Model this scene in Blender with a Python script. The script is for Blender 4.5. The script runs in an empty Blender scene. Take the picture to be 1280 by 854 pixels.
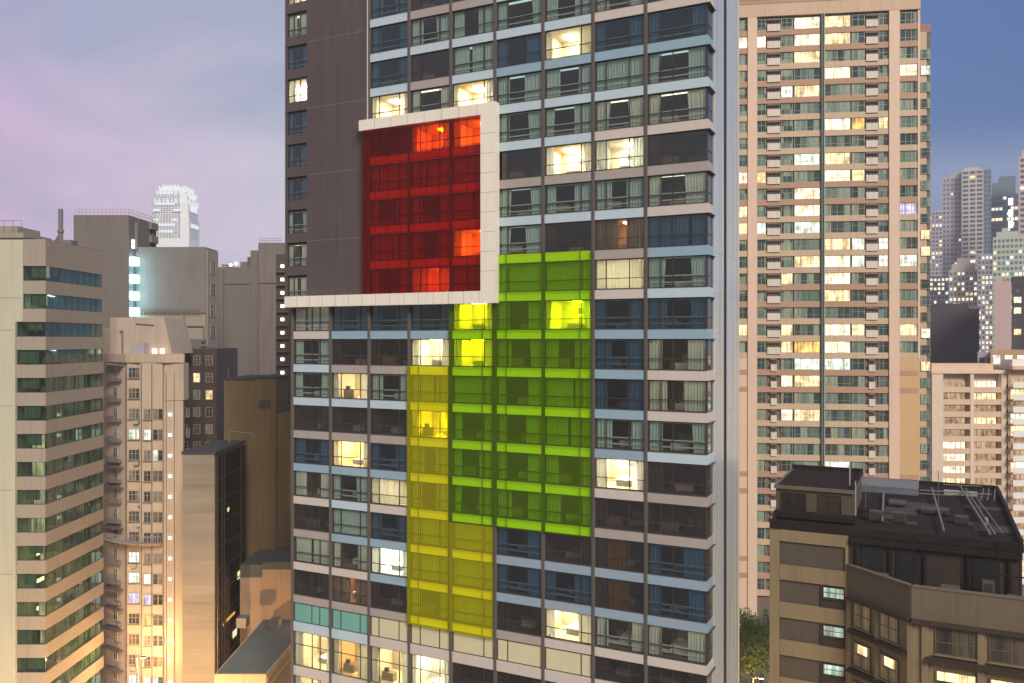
import bpy, math, random
from mathutils import Vector
RAD = math.radians
scene = bpy.context.scene
COL = scene.collection
F, CXP, CYP, CAMZ = 1050.0, 640.0, 424.0, 50.0     # camera model of the photograph (1280 px wide)

# ------------------------------------------------------------------ helpers
class MB:
    def __init__(s): s.v, s.f, s.m = [], [], []
    def quad(s, a, b, c, d, m=0):
        n = len(s.v); s.v += [a, b, c, d]; s.f.append((n, n+1, n+2, n+3)); s.m.append(m)
    def box(s, x0, x1, y0, y1, z0, z1, m=0):
        n = len(s.v)
        s.v += [(x0,y0,z0),(x1,y0,z0),(x1,y1,z0),(x0,y1,z0),(x0,y0,z1),(x1,y0,z1),(x1,y1,z1),(x0,y1,z1)]
        for q in ((0,3,2,1),(4,5,6,7),(0,1,5,4),(1,2,6,5),(2,3,7,6),(3,0,4,7)):
            s.f.append(tuple(n+i for i in q)); s.m.append(m)
    def prism(s, poly, z0, z1, m=0, mt=None):
        n = len(s.v); k = len(poly)
        s.v += [(p[0],p[1],z0) for p in poly] + [(p[0],p[1],z1) for p in poly]
        s.f.append(tuple(n+i for i in reversed(range(k)))); s.m.append(m)
        s.f.append(tuple(n+k+i for i in range(k))); s.m.append(m if mt is None else mt)
        for i in range(k):
            j = (i+1) % k
            s.f.append((n+i, n+j, n+k+j, n+k+i)); s.m.append(m)
    def obox(s, p, q, t0, t1, z0, z1, m=0):
        """box along the plan segment p-q, from offset t0 to t1 on its right-hand (outer) side"""
        dx, dy = q[0]-p[0], q[1]-p[1]; l = math.hypot(dx, dy); nx, ny = dy/l, -dx/l
        s.prism([(p[0]+nx*t1,p[1]+ny*t1),(q[0]+nx*t1,q[1]+ny*t1),(q[0]+nx*t0,q[1]+ny*t0),(p[0]+nx*t0,p[1]+ny*t0)], z0, z1, m)
    def tube(s, p, q, r, n=6, m=0, r2=None):
        p, q = Vector(p), Vector(q); d = (q-p).normalized(); r2 = r if r2 is None else r2
        u = d.orthogonal().normalized(); w = d.cross(u); b = len(s.v)
        for (c, rr) in ((p, r), (q, r2)):
            for i in range(n):
                a = 2*math.pi*i/n; s.v.append(tuple(c + (u*math.cos(a) + w*math.sin(a))*rr))
        for i in range(n):
            j = (i+1) % n; s.f.append((b+i, b+j, b+n+j, b+n+i)); s.m.append(m)
        s.f.append(tuple(b+i for i in reversed(range(n)))); s.m.append(m)
        s.f.append(tuple(b+n+i for i in range(n))); s.m.append(m)
    def mesh(s, name, mats):
        me = bpy.data.meshes.new(name); me.from_pydata(s.v, [], s.f)
        for mt in mats: me.materials.append(mt)
        me.polygons.foreach_set('material_index', s.m); me.update(); return me

def tag(o, label=None, cat=None, group=None, kind=None):
    if label: o['label'] = label
    if cat: o['category'] = cat
    if group: o['group'] = group
    if kind: o['kind'] = kind
    return o
def thing(name, label, cat, loc=(0,0,0), rotz=0, group=None):
    o = bpy.data.objects.new(name, None); COL.objects.link(o); o.location = loc; o.rotation_euler = (0,0,rotz)
    o.empty_display_size = .5
    return tag(o, label, cat, group)
def part(name, me, parent=None, mats=None, loc=(0,0,0), rotz=0, label=None, kind=None):
    if isinstance(me, MB): me = me.mesh(name, mats); mats = None
    o = bpy.data.objects.new(name, me); COL.objects.link(o); o.parent = parent; o.location = loc; o.rotation_euler = (0,0,rotz)
    if mats:
        for i, mt in enumerate(mats):
            o.material_slots[i].link = 'OBJECT'; o.material_slots[i].material = mt
    return tag(o, label, kind=kind)

class Frame:
    """a facade frame: origin on the ground, local x along the facade (to the right), local y into the building"""
    def __init__(s, ox, oy, deg):
        s.o = (ox, oy); s.r = RAD(deg); c, n = math.cos(s.r), math.sin(s.r); s.ux, s.uy = (c, n), (-n, c)
    def s(s, px, yo=0.0):
        rx = (px-CXP)/F; A = s.o[0]+yo*s.uy[0]; B = s.o[1]+yo*s.uy[1]
        return (rx*B - A)/(s.ux[0]-rx*s.ux[1])
    def dep(s, x, yo=0.0): return s.o[1]+yo*s.uy[1]+x*s.ux[1]
    def z(s, py, x, yo=0.0): return CAMZ+(CYP-py)*s.dep(x, yo)/F
    def loc(s): return (s.o[0], s.o[1], 0)
def X(px, Y): return (px-CXP)/F*Y
def Z(py, Y): return CAMZ+(CYP-py)/F*Y

# ------------------------------------------------------------------ materials
def newmat(name):
    m = bpy.data.materials.new(name); m.use_nodes = True; nt = m.node_tree; nt.nodes.clear()
    out = nt.nodes.new('ShaderNodeOutputMaterial'); return m, nt, out
def N(nt, t, **kw):
    n = nt.nodes.new(t)
    for k, v in kw.items(): setattr(n, k, v)
    return n
def mixcol(nt, fac, a, b, mode='MIX'):
    n = N(nt, 'ShaderNodeMix', data_type='RGBA', blend_type=mode)
    for key, val in ((0, fac), (6, a), (7, b)):
        if hasattr(val, 'is_linked') or isinstance(val, bpy.types.NodeSocket): nt.links.new(val, n.inputs[key])
        else: n.inputs[key].default_value = val if key == 0 else (*val[:3], 1)
    return n.outputs[2]
def stained(nt, col, var, scale, streak):
    """base colour with blotches, rain streaks and grain"""
    tc = N(nt, 'ShaderNodeTexCoord')
    n1 = N(nt, 'ShaderNodeTexNoise'); n1.inputs['Scale'].default_value = scale; n1.inputs['Detail'].default_value = 5
    nt.links.new(tc.outputs['Object'], n1.inputs['Vector'])
    c = mixcol(nt, n1.outputs['Fac'], [x*(1-var) for x in col], [min(1, x*(1+var)) for x in col])
    if streak:
        mp = N(nt, 'ShaderNodeMapping'); mp.inputs['Scale'].default_value = (2.6, 2.6, .12)
        nt.links.new(tc.outputs['Object'], mp.inputs['Vector'])
        n2 = N(nt, 'ShaderNodeTexNoise'); n2.inputs['Scale'].default_value = 1.0; n2.inputs['Detail'].default_value = 4
        nt.links.new(mp.outputs[0], n2.inputs['Vector'])
        rp = N(nt, 'ShaderNodeMapRange'); rp.inputs[1].default_value = .5; rp.inputs[2].default_value = .75
        rp.inputs[3].default_value = 0; rp.inputs[4].default_value = streak
        nt.links.new(n2.outputs['Fac'], rp.inputs[0])
        c = mixcol(nt, rp.outputs[0], c, [x*.45 for x in col])
    return c, tc
def M(name, col, rough=.75, var=.12, scale=.35, streak=.25, metal=0., spec=.3):
    m, nt, out = newmat(name)
    p = N(nt, 'ShaderNodeBsdfPrincipled'); nt.links.new(p.outputs[0], out.inputs[0])
    c, tc = stained(nt, col, var, scale, streak); nt.links.new(c, p.inputs['Base Color'])
    p.inputs['Roughness'].default_value = rough; p.inputs['Metallic'].default_value = metal; p.inputs['Specular IOR Level'].default_value = spec
    return m
def streaky(name, cols, scales, rough, metal, lo=.35, hi=.65):
    '''base colour running between two tones along stretched streaks'''
    m, nt, out = newmat(name); p = N(nt, 'ShaderNodeBsdfPrincipled'); nt.links.new(p.outputs[0], out.inputs[0])
    tc = N(nt, 'ShaderNodeTexCoord'); c = None
    for i, sc_ in enumerate(scales):
        mp = N(nt, 'ShaderNodeMapping'); mp.inputs['Scale'].default_value = sc_; nt.links.new(tc.outputs['Object'], mp.inputs[0])
        no = N(nt, 'ShaderNodeTexNoise'); no.inputs['Scale'].default_value = 1; no.inputs['Detail'].default_value = 5; nt.links.new(mp.outputs[0], no.inputs['Vector'])
        r = N(nt, 'ShaderNodeMapRange'); r.inputs[1].default_value = lo; r.inputs[2].default_value = hi; nt.links.new(no.outputs['Fac'], r.inputs[0])
        c = mixcol(nt, r.outputs[0], cols[0] if c is None else c, cols[i+1])
    nt.links.new(c, p.inputs['Base Color']); p.inputs['Roughness'].default_value = rough; p.inputs['Metallic'].default_value = metal
    return m
def emit(name, col, strength):
    m, nt, out = newmat(name); e = N(nt, 'ShaderNodeEmission'); e.inputs[0].default_value = (*col, 1); e.inputs[1].default_value = strength
    nt.links.new(e.outputs[0], out.inputs[0]); return m
def glass(name, tint, refl=.10, rough=.02, film=0., filmcol=None, graze=.5):
    """thin sheet: tinted see-through, mirror reflection rising at grazing angles, optional printed film"""
    m, nt, out = newmat(name)
    tr = N(nt, 'ShaderNodeBsdfTransparent'); tr.inputs[0].default_value = (*tint, 1)
    gl = N(nt, 'ShaderNodeBsdfGlossy'); gl.inputs['Roughness'].default_value = rough; gl.inputs[0].default_value = (.9,.93,.95,1)
    lw = N(nt, 'ShaderNodeLayerWeight'); lw.inputs[0].default_value = .25
    mr = N(nt, 'ShaderNodeMapRange'); mr.inputs[3].default_value = refl; mr.inputs[4].default_value = min(1, refl+graze)
    nt.links.new(lw.outputs['Fresnel'], mr.inputs[0])
    body = tr.outputs[0]
    if film:
        df = N(nt, 'ShaderNodeBsdfDiffuse'); df.inputs[0].default_value = (*filmcol, 1)
        mx = N(nt, 'ShaderNodeMixShader'); mx.inputs[0].default_value = film
        nt.links.new(tr.outputs[0], mx.inputs[1]); nt.links.new(df.outputs[0], mx.inputs[2]); body = mx.outputs[0]
    mix = N(nt, 'ShaderNodeMixShader'); nt.links.new(mr.outputs[0], mix.inputs[0]); nt.links.new(body, mix.inputs[1]); nt.links.new(gl.outputs[0], mix.inputs[2])
    nt.links.new(mix.outputs[0], out.inputs[0]); return m
def cloth(name, col, trans=.28):
    m, nt, out = newmat(name)
    c, tc = stained(nt, col, .15, 3., 0)
    d = N(nt, 'ShaderNodeBsdfDiffuse'); t = N(nt, 'ShaderNodeBsdfTranslucent'); nt.links.new(c, d.inputs[0]); nt.links.new(c, t.inputs[0])
    mx = N(nt, 'ShaderNodeMixShader'); mx.inputs[0].default_value = trans
    nt.links.new(d.outputs[0], mx.inputs[1]); nt.links.new(t.outputs[0], mx.inputs[2]); nt.links.new(mx.outputs[0], out.inputs[0]); return m
def pane(name, stops, rough=.06, spec=.6):
    """closed window seen from far: glossy, with curtain or dark room colour differing from window to window"""
    m, nt, out = newmat(name); p = N(nt, 'ShaderNodeBsdfPrincipled'); nt.links.new(p.outputs[0], out.inputs[0])
    oi = N(nt, 'ShaderNodeObjectInfo'); tc = N(nt, 'ShaderNodeTexCoord'); wn = N(nt, 'ShaderNodeTexWhiteNoise', noise_dimensions='4D')
    sn = N(nt, 'ShaderNodeVectorMath', operation='SNAP'); sn.inputs[1].default_value = (1.1, 1.1, 2.9)
    nt.links.new(tc.outputs['Object'], sn.inputs[0]); nt.links.new(sn.outputs[0], wn.inputs['Vector']); nt.links.new(oi.outputs['Random'], wn.inputs['W'])
    cr = N(nt, 'ShaderNodeValToRGB'); cr.color_ramp.interpolation = 'CONSTANT'; el = cr.color_ramp.elements
    while len(el) < len(stops): el.new(.5)
    for i, c in enumerate(stops): el[i].position = i/len(stops); el[i].color = (*c, 1)
    nt.links.new(wn.outputs['Value'], cr.inputs[0])
    mp = N(nt, 'ShaderNodeMapping'); mp.inputs['Scale'].default_value = (9, 9, .4); nt.links.new(tc.outputs['Object'], mp.inputs[0])
    no = N(nt, 'ShaderNodeTexNoise'); no.inputs['Scale'].default_value = 1; nt.links.new(mp.outputs[0], no.inputs['Vector'])
    mr = N(nt, 'ShaderNodeMapRange'); mr.inputs[1].default_value = .3; mr.inputs[2].default_value = .7; mr.inputs[3].default_value = .55; mr.inputs[4].default_value = 1.35
    nt.links.new(no.outputs['Fac'], mr.inputs[0])
    c = N(nt, 'ShaderNodeVectorMath', operation='SCALE'); nt.links.new(cr.outputs[0], c.inputs[0]); nt.links.new(mr.outputs[0], c.inputs['Scale'])
    nt.links.new(c.outputs[0], p.inputs['Base Color']); p.inputs['Roughness'].default_value = rough; p.inputs['Specular IOR Level'].default_value = spec
    return m
def litpane(name, col, strength):
    """lit window: bright where the lamp is, folds of a net curtain"""
    m, nt, out = newmat(name); e = N(nt, 'ShaderNodeEmission'); nt.links.new(e.outputs[0], out.inputs[0])
    tc = N(nt, 'ShaderNodeTexCoord'); oi = N(nt, 'ShaderNodeObjectInfo')
    ad = N(nt, 'ShaderNodeVectorMath', operation='ADD'); nt.links.new(tc.outputs['Object'], ad.inputs[0])
    sc = N(nt, 'ShaderNodeMath', operation='MULTIPLY'); sc.inputs[1].default_value = 37.; nt.links.new(oi.outputs['Random'], sc.inputs[0])
    nt.links.new(sc.outputs[0], ad.inputs[1])
    n1 = N(nt, 'ShaderNodeTexNoise'); n1.inputs['Scale'].default_value = .8; n1.inputs['Detail'].default_value = 3; nt.links.new(ad.outputs[0], n1.inputs['Vector'])
    mp = N(nt, 'ShaderNodeMapping'); mp.inputs['Scale'].default_value = (6, 6, .3); nt.links.new(ad.outputs[0], mp.inputs[0])
    n2 = N(nt, 'ShaderNodeTexNoise'); n2.inputs['Scale'].default_value = 1; nt.links.new(mp.outputs[0], n2.inputs['Vector'])
    mu = N(nt, 'ShaderNodeMath', operation='MULTIPLY'); nt.links.new(n1.outputs['Fac'], mu.inputs[0]); nt.links.new(n2.outputs['Fac'], mu.inputs[1])
    mr = N(nt, 'ShaderNodeMapRange'); mr.inputs[1].default_value = .1; mr.inputs[2].default_value = .4; mr.inputs[3].default_value = strength*.22; mr.inputs[4].default_value = strength*1.55
    nt.links.new(mu.outputs[0], mr.inputs[0]); nt.links.new(mr.outputs[0], e.inputs[1])
    c = mixcol(nt, n1.outputs['Fac'], [col[0], col[1]*.75, col[2]*.5], col); nt.links.new(c, e.inputs[0])
    return m

# ------------------------------------------------------------------ camera, light, sky
cam = bpy.data.cameras.new('camera'); co = bpy.data.objects.new('camera', cam); COL.objects.link(co)
co.location = (0,0,CAMZ); co.rotation_euler = (RAD(90),0,0)
cam.sensor_width = 36; cam.lens = 36*F/1280; cam.shift_y = -(427-CYP)/1280; cam.clip_start = .5; cam.clip_end = 20000
scene.camera = co
SUN_EL, SUN_AZ = RAD(36), RAD(158)          # azimuth clockwise from +Y
sd = Vector((math.sin(SUN_AZ)*math.cos(SUN_EL), math.cos(SUN_AZ)*math.cos(SUN_EL), math.sin(SUN_EL)))
sun = bpy.data.lights.new('sun', 'SUN'); sun.energy = 4.0; sun.angle = RAD(22); sun.color = (1.0,.92,.79)
so = bpy.data.objects.new('sun', sun); COL.objects.link(so); so.rotation_euler = sd.to_track_quat('Z','Y').to_euler(); so.location = (0,-40,120)

w = bpy.data.worlds.new('World'); scene.world = w; w.use_nodes = True; nt = w.node_tree; nt.nodes.clear()
wo = N(nt, 'ShaderNodeOutputWorld'); tc = N(nt, 'ShaderNodeTexCoord'); sx = N(nt, 'ShaderNodeSeparateXYZ'); nt.links.new(tc.outputs['Generated'], sx.inputs[0])
def ramp(stops, inp):
    cr = N(nt, 'ShaderNodeValToRGB'); el = cr.color_ramp.elements
    while len(el) < len(stops): el.new(.5)
    for i, (p, c) in enumerate(stops): el[i].position = p; el[i].color = (*c, 1)
    nt.links.new(inp, cr.inputs[0]); return cr.outputs[0]
mr = N(nt, 'ShaderNodeMapRange'); mr.inputs[1].default_value = -.55; mr.inputs[2].default_value = .55; nt.links.new(sx.outputs[0], mr.inputs[0])
low = ramp([(0,(.84,.47,.74)), (.10,(.68,.50,.66)), (.28,(.60,.57,.65)), (.5,(.44,.44,.54)), (.78,(.26,.32,.46)), (.95,(.20,.27,.43))], mr.outputs[0])
high = ramp([(0,(.34,.34,.49)), (.25,(.33,.36,.48)), (.5,(.22,.28,.44)), (.8,(.065,.145,.37)), (1,(.032,.112,.30))], mr.outputs[0])
el_ = N(nt, 'ShaderNodeMapRange'); el_.interpolation_type = 'SMOOTHSTEP'; el_.inputs[1].default_value = .03; el_.inputs[2].default_value = .36; nt.links.new(sx.outputs[2], el_.inputs[0])
mpw = N(nt, 'ShaderNodeMapping'); mpw.inputs['Scale'].default_value = (1,1,2.2); nt.links.new(tc.outputs['Generated'], mpw.inputs[0])
cn = N(nt, 'ShaderNodeTexNoise'); cn.inputs['Scale'].default_value = 3.2; cn.inputs['Detail'].default_value = 7; cn.inputs['Distortion'].default_value = .6; nt.links.new(mpw.outputs[0], cn.inputs['Vector'])
cm = N(nt, 'ShaderNodeMapRange'); cm.inputs[1].default_value = .3; cm.inputs[2].default_value = .7; cm.inputs[3].default_value = -.65; cm.inputs[4].default_value = .65; nt.links.new(cn.outputs['Fac'], cm.inputs[0])
ea = N(nt, 'ShaderNodeMath', operation='ADD', use_clamp=True); nt.links.new(el_.outputs[0], ea.inputs[0]); nt.links.new(cm.outputs[0], ea.inputs[1])
skyc = mixcol(nt, ea.outputs[0], low, high)
bk = N(nt, 'ShaderNodeMapRange'); bk.interpolation_type = 'SMOOTHSTEP'; bk.inputs[1].default_value = .1; bk.inputs[2].default_value = -.5; nt.links.new(sx.outputs[1], bk.inputs[0])
city = ramp([(0,(.12,.10,.075)), (.5,(.12,.10,.075)), (.60,(.26,.255,.26)), (1,(.20,.24,.31))], N(nt, 'ShaderNodeMapRange').outputs[0])
cmr = city.node.inputs[0].links[0].from_node; cmr.inputs[1].default_value = -1; nt.links.new(sx.outputs[2], cmr.inputs[0])
skyc = mixcol(nt, bk.outputs[0], skyc, city)
bg = N(nt, 'ShaderNodeBackground'); nt.links.new(skyc, bg.inputs[0]); bg.inputs[1].default_value = 1.08
st = N(nt, 'ShaderNodeTexSky', sky_type='NISHITA'); st.sun_disc = False; st.sun_elevation = SUN_EL; st.sun_rotation = SUN_AZ
b2 = N(nt, 'ShaderNodeBackground'); nt.links.new(st.outputs[0], b2.inputs[0]); b2.inputs[1].default_value = .008
ad = N(nt, 'ShaderNodeAddShader'); nt.links.new(bg.outputs[0], ad.inputs[0]); nt.links.new(b2.outputs[0], ad.inputs[1]); nt.links.new(ad.outputs[0], wo.inputs[0])
vs = scene.view_settings; vs.view_transform = 'Standard'; vs.look = 'None'; vs.exposure = .10; vs.gamma = 1; vs.use_curve_mapping = False
cy = scene.cycles; cy.max_bounces = 8; cy.diffuse_bounces = 3; cy.glossy_bounces = 3; cy.transparent_max_bounces = 12; cy.sample_clamp_indirect = 4
cy.caustics_reflective = False; cy.caustics_refractive = False; cy.use_denoising = True

# ------------------------------------------------------------------ city haze
hm = MB(); hm.box(-852,852,-152,1152,-2,238)
mh, nth, oh = newmat('haze_air'); pvv = N(nth, 'ShaderNodeVolumePrincipled'); pvv.inputs['Color'].default_value = (.90,.90,.97,1); pvv.inputs['Density'].default_value = .00042; pvv.inputs['Anisotropy'].default_value = .2
nth.links.new(pvv.outputs[0], oh.inputs['Volume'])
tag(part('haze', hm, None, [mh]), kind='stuff')
# ------------------------------------------------------------------ ground, road, pavement
gm = MB(); gm.box(-850,850,-150,1150,-1,0)
tag(part('ground', gm, None, [M('ground_concrete', (.16,.15,.14), .9, .25, .05, 0)]), kind='structure')
asph = M('asphalt', (.05,.05,.05), .85, .2, .6, 0); pave = M('paving', (.28,.26,.24), .85, .15, .8, 0); white = M('road_paint', (.75,.75,.72), .7, .1, 2, 0)
# the street runs in front of the hotel, parallel to it
ST = (0, 40); 
rd = MB(); rd.box(-120,120,-6,6,.004,.008)
for i in range(-24, 24): rd.box(i*5,i*5+2.2,-.08,.08,.012,.016,1)
tag(part('road', rd, None, [asph, white], loc=(-6,58,0), rotz=RAD(-26.5)), kind='structure')
pv = MB(); pv.box(-120,120,6,9.5,.001,.14); pv.box(-120,120,-9.5,-6,.001,.14)
tag(part('pavement', pv, None, [pave], loc=(-6,58,0), rotz=RAD(-26.5)), kind='structure')
# ================================================================== the hotel tower
rng = random.Random(7)
H = Frame(-21.06, 80.67, -26.5)
hotel = thing('hotel_tower', 'tall hotel tower with red, yellow and green glass screens on its window grid', 'hotel', H.loc(), H.r)
FH, SH = 3.15, .79                       # storey pitch, spandrel height
def sill(k): return 50.79 + FH*k
PXE = [366, 413.6, 461.7, 511.8, 564, 619.3, 679.3, 741.8, 807.6]
E = [H.s(p) for p in PXE]; SEND = H.s(884); E.append(SEND)
DEPTH = 10.9
m_pil = M('bronze_cladding', (.115,.098,.09), .5, .12, .6, .15, .0, .4)
m_dark = M('dark_mauve_cladding', (.095,.074,.072), .45, .22, .10, .35)
m_frame = M('window_frame_bronze', (.055,.048,.045), .4, .1, 2, 0)
m_rail = M('pale_metal_rail', (.74,.75,.70), .35, .08, 2, 0, .2)
SPM = {'W': M('panel_pinkish_white_reflection', (.56,.49,.45), .4, .05, .3, .12), 'P': M('panel_pale_blue_reflection', (.46,.56,.63), .28, .05, .3, .1),  # tones stand in for reflections in the spandrel glass
       'b': M('panel_blue_reflection', (.27,.385,.475), .25, .06, .3, .1), 'Y': M('panel_greyish_pink_reflection', (.37,.32,.30), .45, .06, .3, .12),
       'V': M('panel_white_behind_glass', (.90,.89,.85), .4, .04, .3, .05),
       'N': M('panel_blue_grey_reflection', (.27,.35,.43), .3, .06, .3, .1)}
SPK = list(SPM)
gl_clear = glass('window_glass', (.90,.94,.92), .05)
gl_dark = glass('tinted_window_glass', (.74,.71,.66), .075)
gl_blue = glass('bluish_window_glass', (.62,.74,.82), .07)
CUR = {'cream': cloth('curtain_cream_glow', (.93,.89,.76)), 'green': cloth('curtain_green_reflection', (.72,.84,.77)), 'blue': cloth('curtain_blue_reflection', (.38,.50,.56)),  # cream holds room glow, sage and blue hold glass reflections in the cloth colour
       'grey': cloth('curtain_grey', (.22,.24,.24)), 'white': cloth('curtain_white', (.90,.88,.80)), 'tan': cloth('curtain_ochre', (.50,.30,.09)), 'dark': cloth('curtain_dark', (.17,.14,.12))}
m_room = M('room_unlit_walls', (.20,.125,.10), .8, .1, 1, 0); m_roomlit = M('room_lit_walls', (.78,.66,.46), .8, .08, 1, 0)  # darker walls for unlit rooms, paler for lit: light put into the colour
m_bed = M('bed_linen', (.75,.72,.68), .8, .06, 2, 0); m_wood = M('furniture_wood', (.42,.30,.19), .5, .2, 2, 0)
lamp_w = emit('room_lamp_warm', (1,.80,.50), 95); lamp_c = emit('room_lamp_white', (1,.95,.80), 100)
lamp_o = emit('room_lamp_orange', (1,.55,.20), 50)
m_lit2 = M('room_ochre_walls', (.80,.58,.30), .8, .1, 1, 0); m_lit3 = M('room_white_walls', (.82,.78,.70), .8, .06, 1, 0)
lamp_y2 = emit('room_lamp_soft', (1,.74,.38), 70); fill_warm = emit('added_light_warm', (1,.84,.60), 2.4); fill_cool = emit('added_light_cool', (.75,1,.88), .8)  # dim warm and cool glow for the added curtain strips

RED_ROWS, WALLY = range(1, 6), .0
# ---- meshes per bay width, shared by the storeys
WH = FH-SH
def frame_mesh(wd, mul, rail=.36, h=WH):
    m = MB(); t = .06
    m.box(0,wd,.06,.16,0,t); m.box(0,wd,.06,.16,h-t,h); m.box(0,t,.06,.16,t,h-t); m.box(wd-t,wd,.06,.16,t,h-t)
    m.box(t,wd-t,.07,.15,h*rail-.03,h*rail+.03)
    for u in mul:
        m.box(wd*u-.03,wd*u+.03,.055,.155,t,h*rail-.03); m.box(wd*u-.03,wd*u+.03,.055,.155,h*rail+.03,h-t)
    return m.mesh('window_frame', [m_frame])
def pane_mesh(wd, h=WH):
    m = MB(); m.box(.05,wd-.05,.105,.115,.05,h-.05); return m.mesh('window_pane', [gl_clear])
def room_mesh(wd, dp=3.4, h=WH, v=0):
    m = MB(); a, b = .02, wd-.02; fx = (lambda x: x) if v != 1 else (lambda x: wd-x)
    def bx(x0, x1, *r): m.box(min(fx(x0),fx(x1)), max(fx(x0),fx(x1)), *r)
    m.quad((a,dp,0),(b,dp,0),(b,dp,h),(a,dp,h)); m.quad((a,.2,0),(a,dp,0),(a,dp,h),(a,.2,h)); m.quad((b,dp,0),(b,.2,0),(b,.2,h),(b,dp,h))
    m.quad((a,.2,h),(a,dp,h),(b,dp,h),(b,.2,h)); m.quad((a,.2,0),(b,.2,0),(b,dp,0),(a,dp,0))
    if v < 2: bx(wd*.30,wd*.62,1.5,dp-.05,.01,.5,1); bx(wd*.32,wd*.6,dp-.16,dp-.02,.5,1.15,2); bx(wd*.68,wd*.8,dp-.6,dp-.1,.01,.55,2); bx(wd*.33,wd*.45,dp-.6,dp-.2,.505,.66,1)
    else: bx(wd*.15,wd*.45,.9,1.5,.01,.75,2); bx(wd*.2,wd*.3,1.0,1.2,.76,1.1,3); bx(wd*.55,wd*.85,1.9,2.6,.01,.45,1); bx(wd*.55,wd*.85,2.6,2.8,.01,.95,1)
    bx(wd*.40,wd*.62,dp-.06,dp-.02,1.35,1.85,3)
    return m.mesh('room', [m_room, m_bed, m_wood, m_pil])
def lamp_mesh(wd, u, dp=3.4, h=WH):
    m = MB(); m.box(wd*u-.45,wd*u+.45,1.7,2.7,h-.10,h-.03); m.box(wd*.66,wd*.80,dp-.5,dp-.2,.75,1.15); return m.mesh('ceiling_lamp', [lamp_w])
def seat_mesh(wd, h=WH):
    m = MB(); m.box(.06,wd-.06,.165,.19,h*.36+.032,h*.36+.115); m.box(.06,wd-.06,.165,.19,h*.16,h*.16+.08); m.box(.06,wd-.06,.165,.19,h-.13,h-.065); m.box(.06,wd-.06,.70,1.05,.26,.31); return m.mesh('window_seat', [m_rail])
MUL = [(.5,.72), (.24,.78), (.22,.76), (.24,.74), (.76,), (.24,), (.78,), (.22,.70), (.22,.43)]
FR, PA, RO, SE, LA = [], [], [], [], []
RV, LV = {}, {}
X0, BW = [], []
for c in range(9):
    a, b = E[c]+.16, E[c+1]-(.16 if c < 8 else .05); X0.append(a); BW.append(b-a)
    FR.append(frame_mesh(b-a, MUL[c])); PA.append(pane_mesh(b-a)); RO.append(room_mesh(b-a)); SE.append(seat_mesh(b-a))
    LA.append(lamp_mesh(b-a, .55))
def curtain(x0, x1, h, y=.26, taper=0.):
    """folded curtain hanging from h to the floor; taper pulls the bottom to one side"""
    m = MB(); n = max(4, int((x1-x0)/.07)); ph = rng.random()*6; pv_ = None
    for i in range(n+1):
        u = i/n; ww = (.045+.02*math.sin(i*.37+ph))*math.sin(i*1.9+ph+.6*math.sin(i*.7))
        xt = x0+(x1-x0)*u; xb = xt + taper*(u if taper < 0 else (1-u))
        cur = ((xt, y+ww, h-.03), (xb, y+ww*1.4, .04))
        if pv_: m.quad(pv_[1], cur[1], cur[0], pv_[0])
        pv_ = cur
    return m
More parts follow.
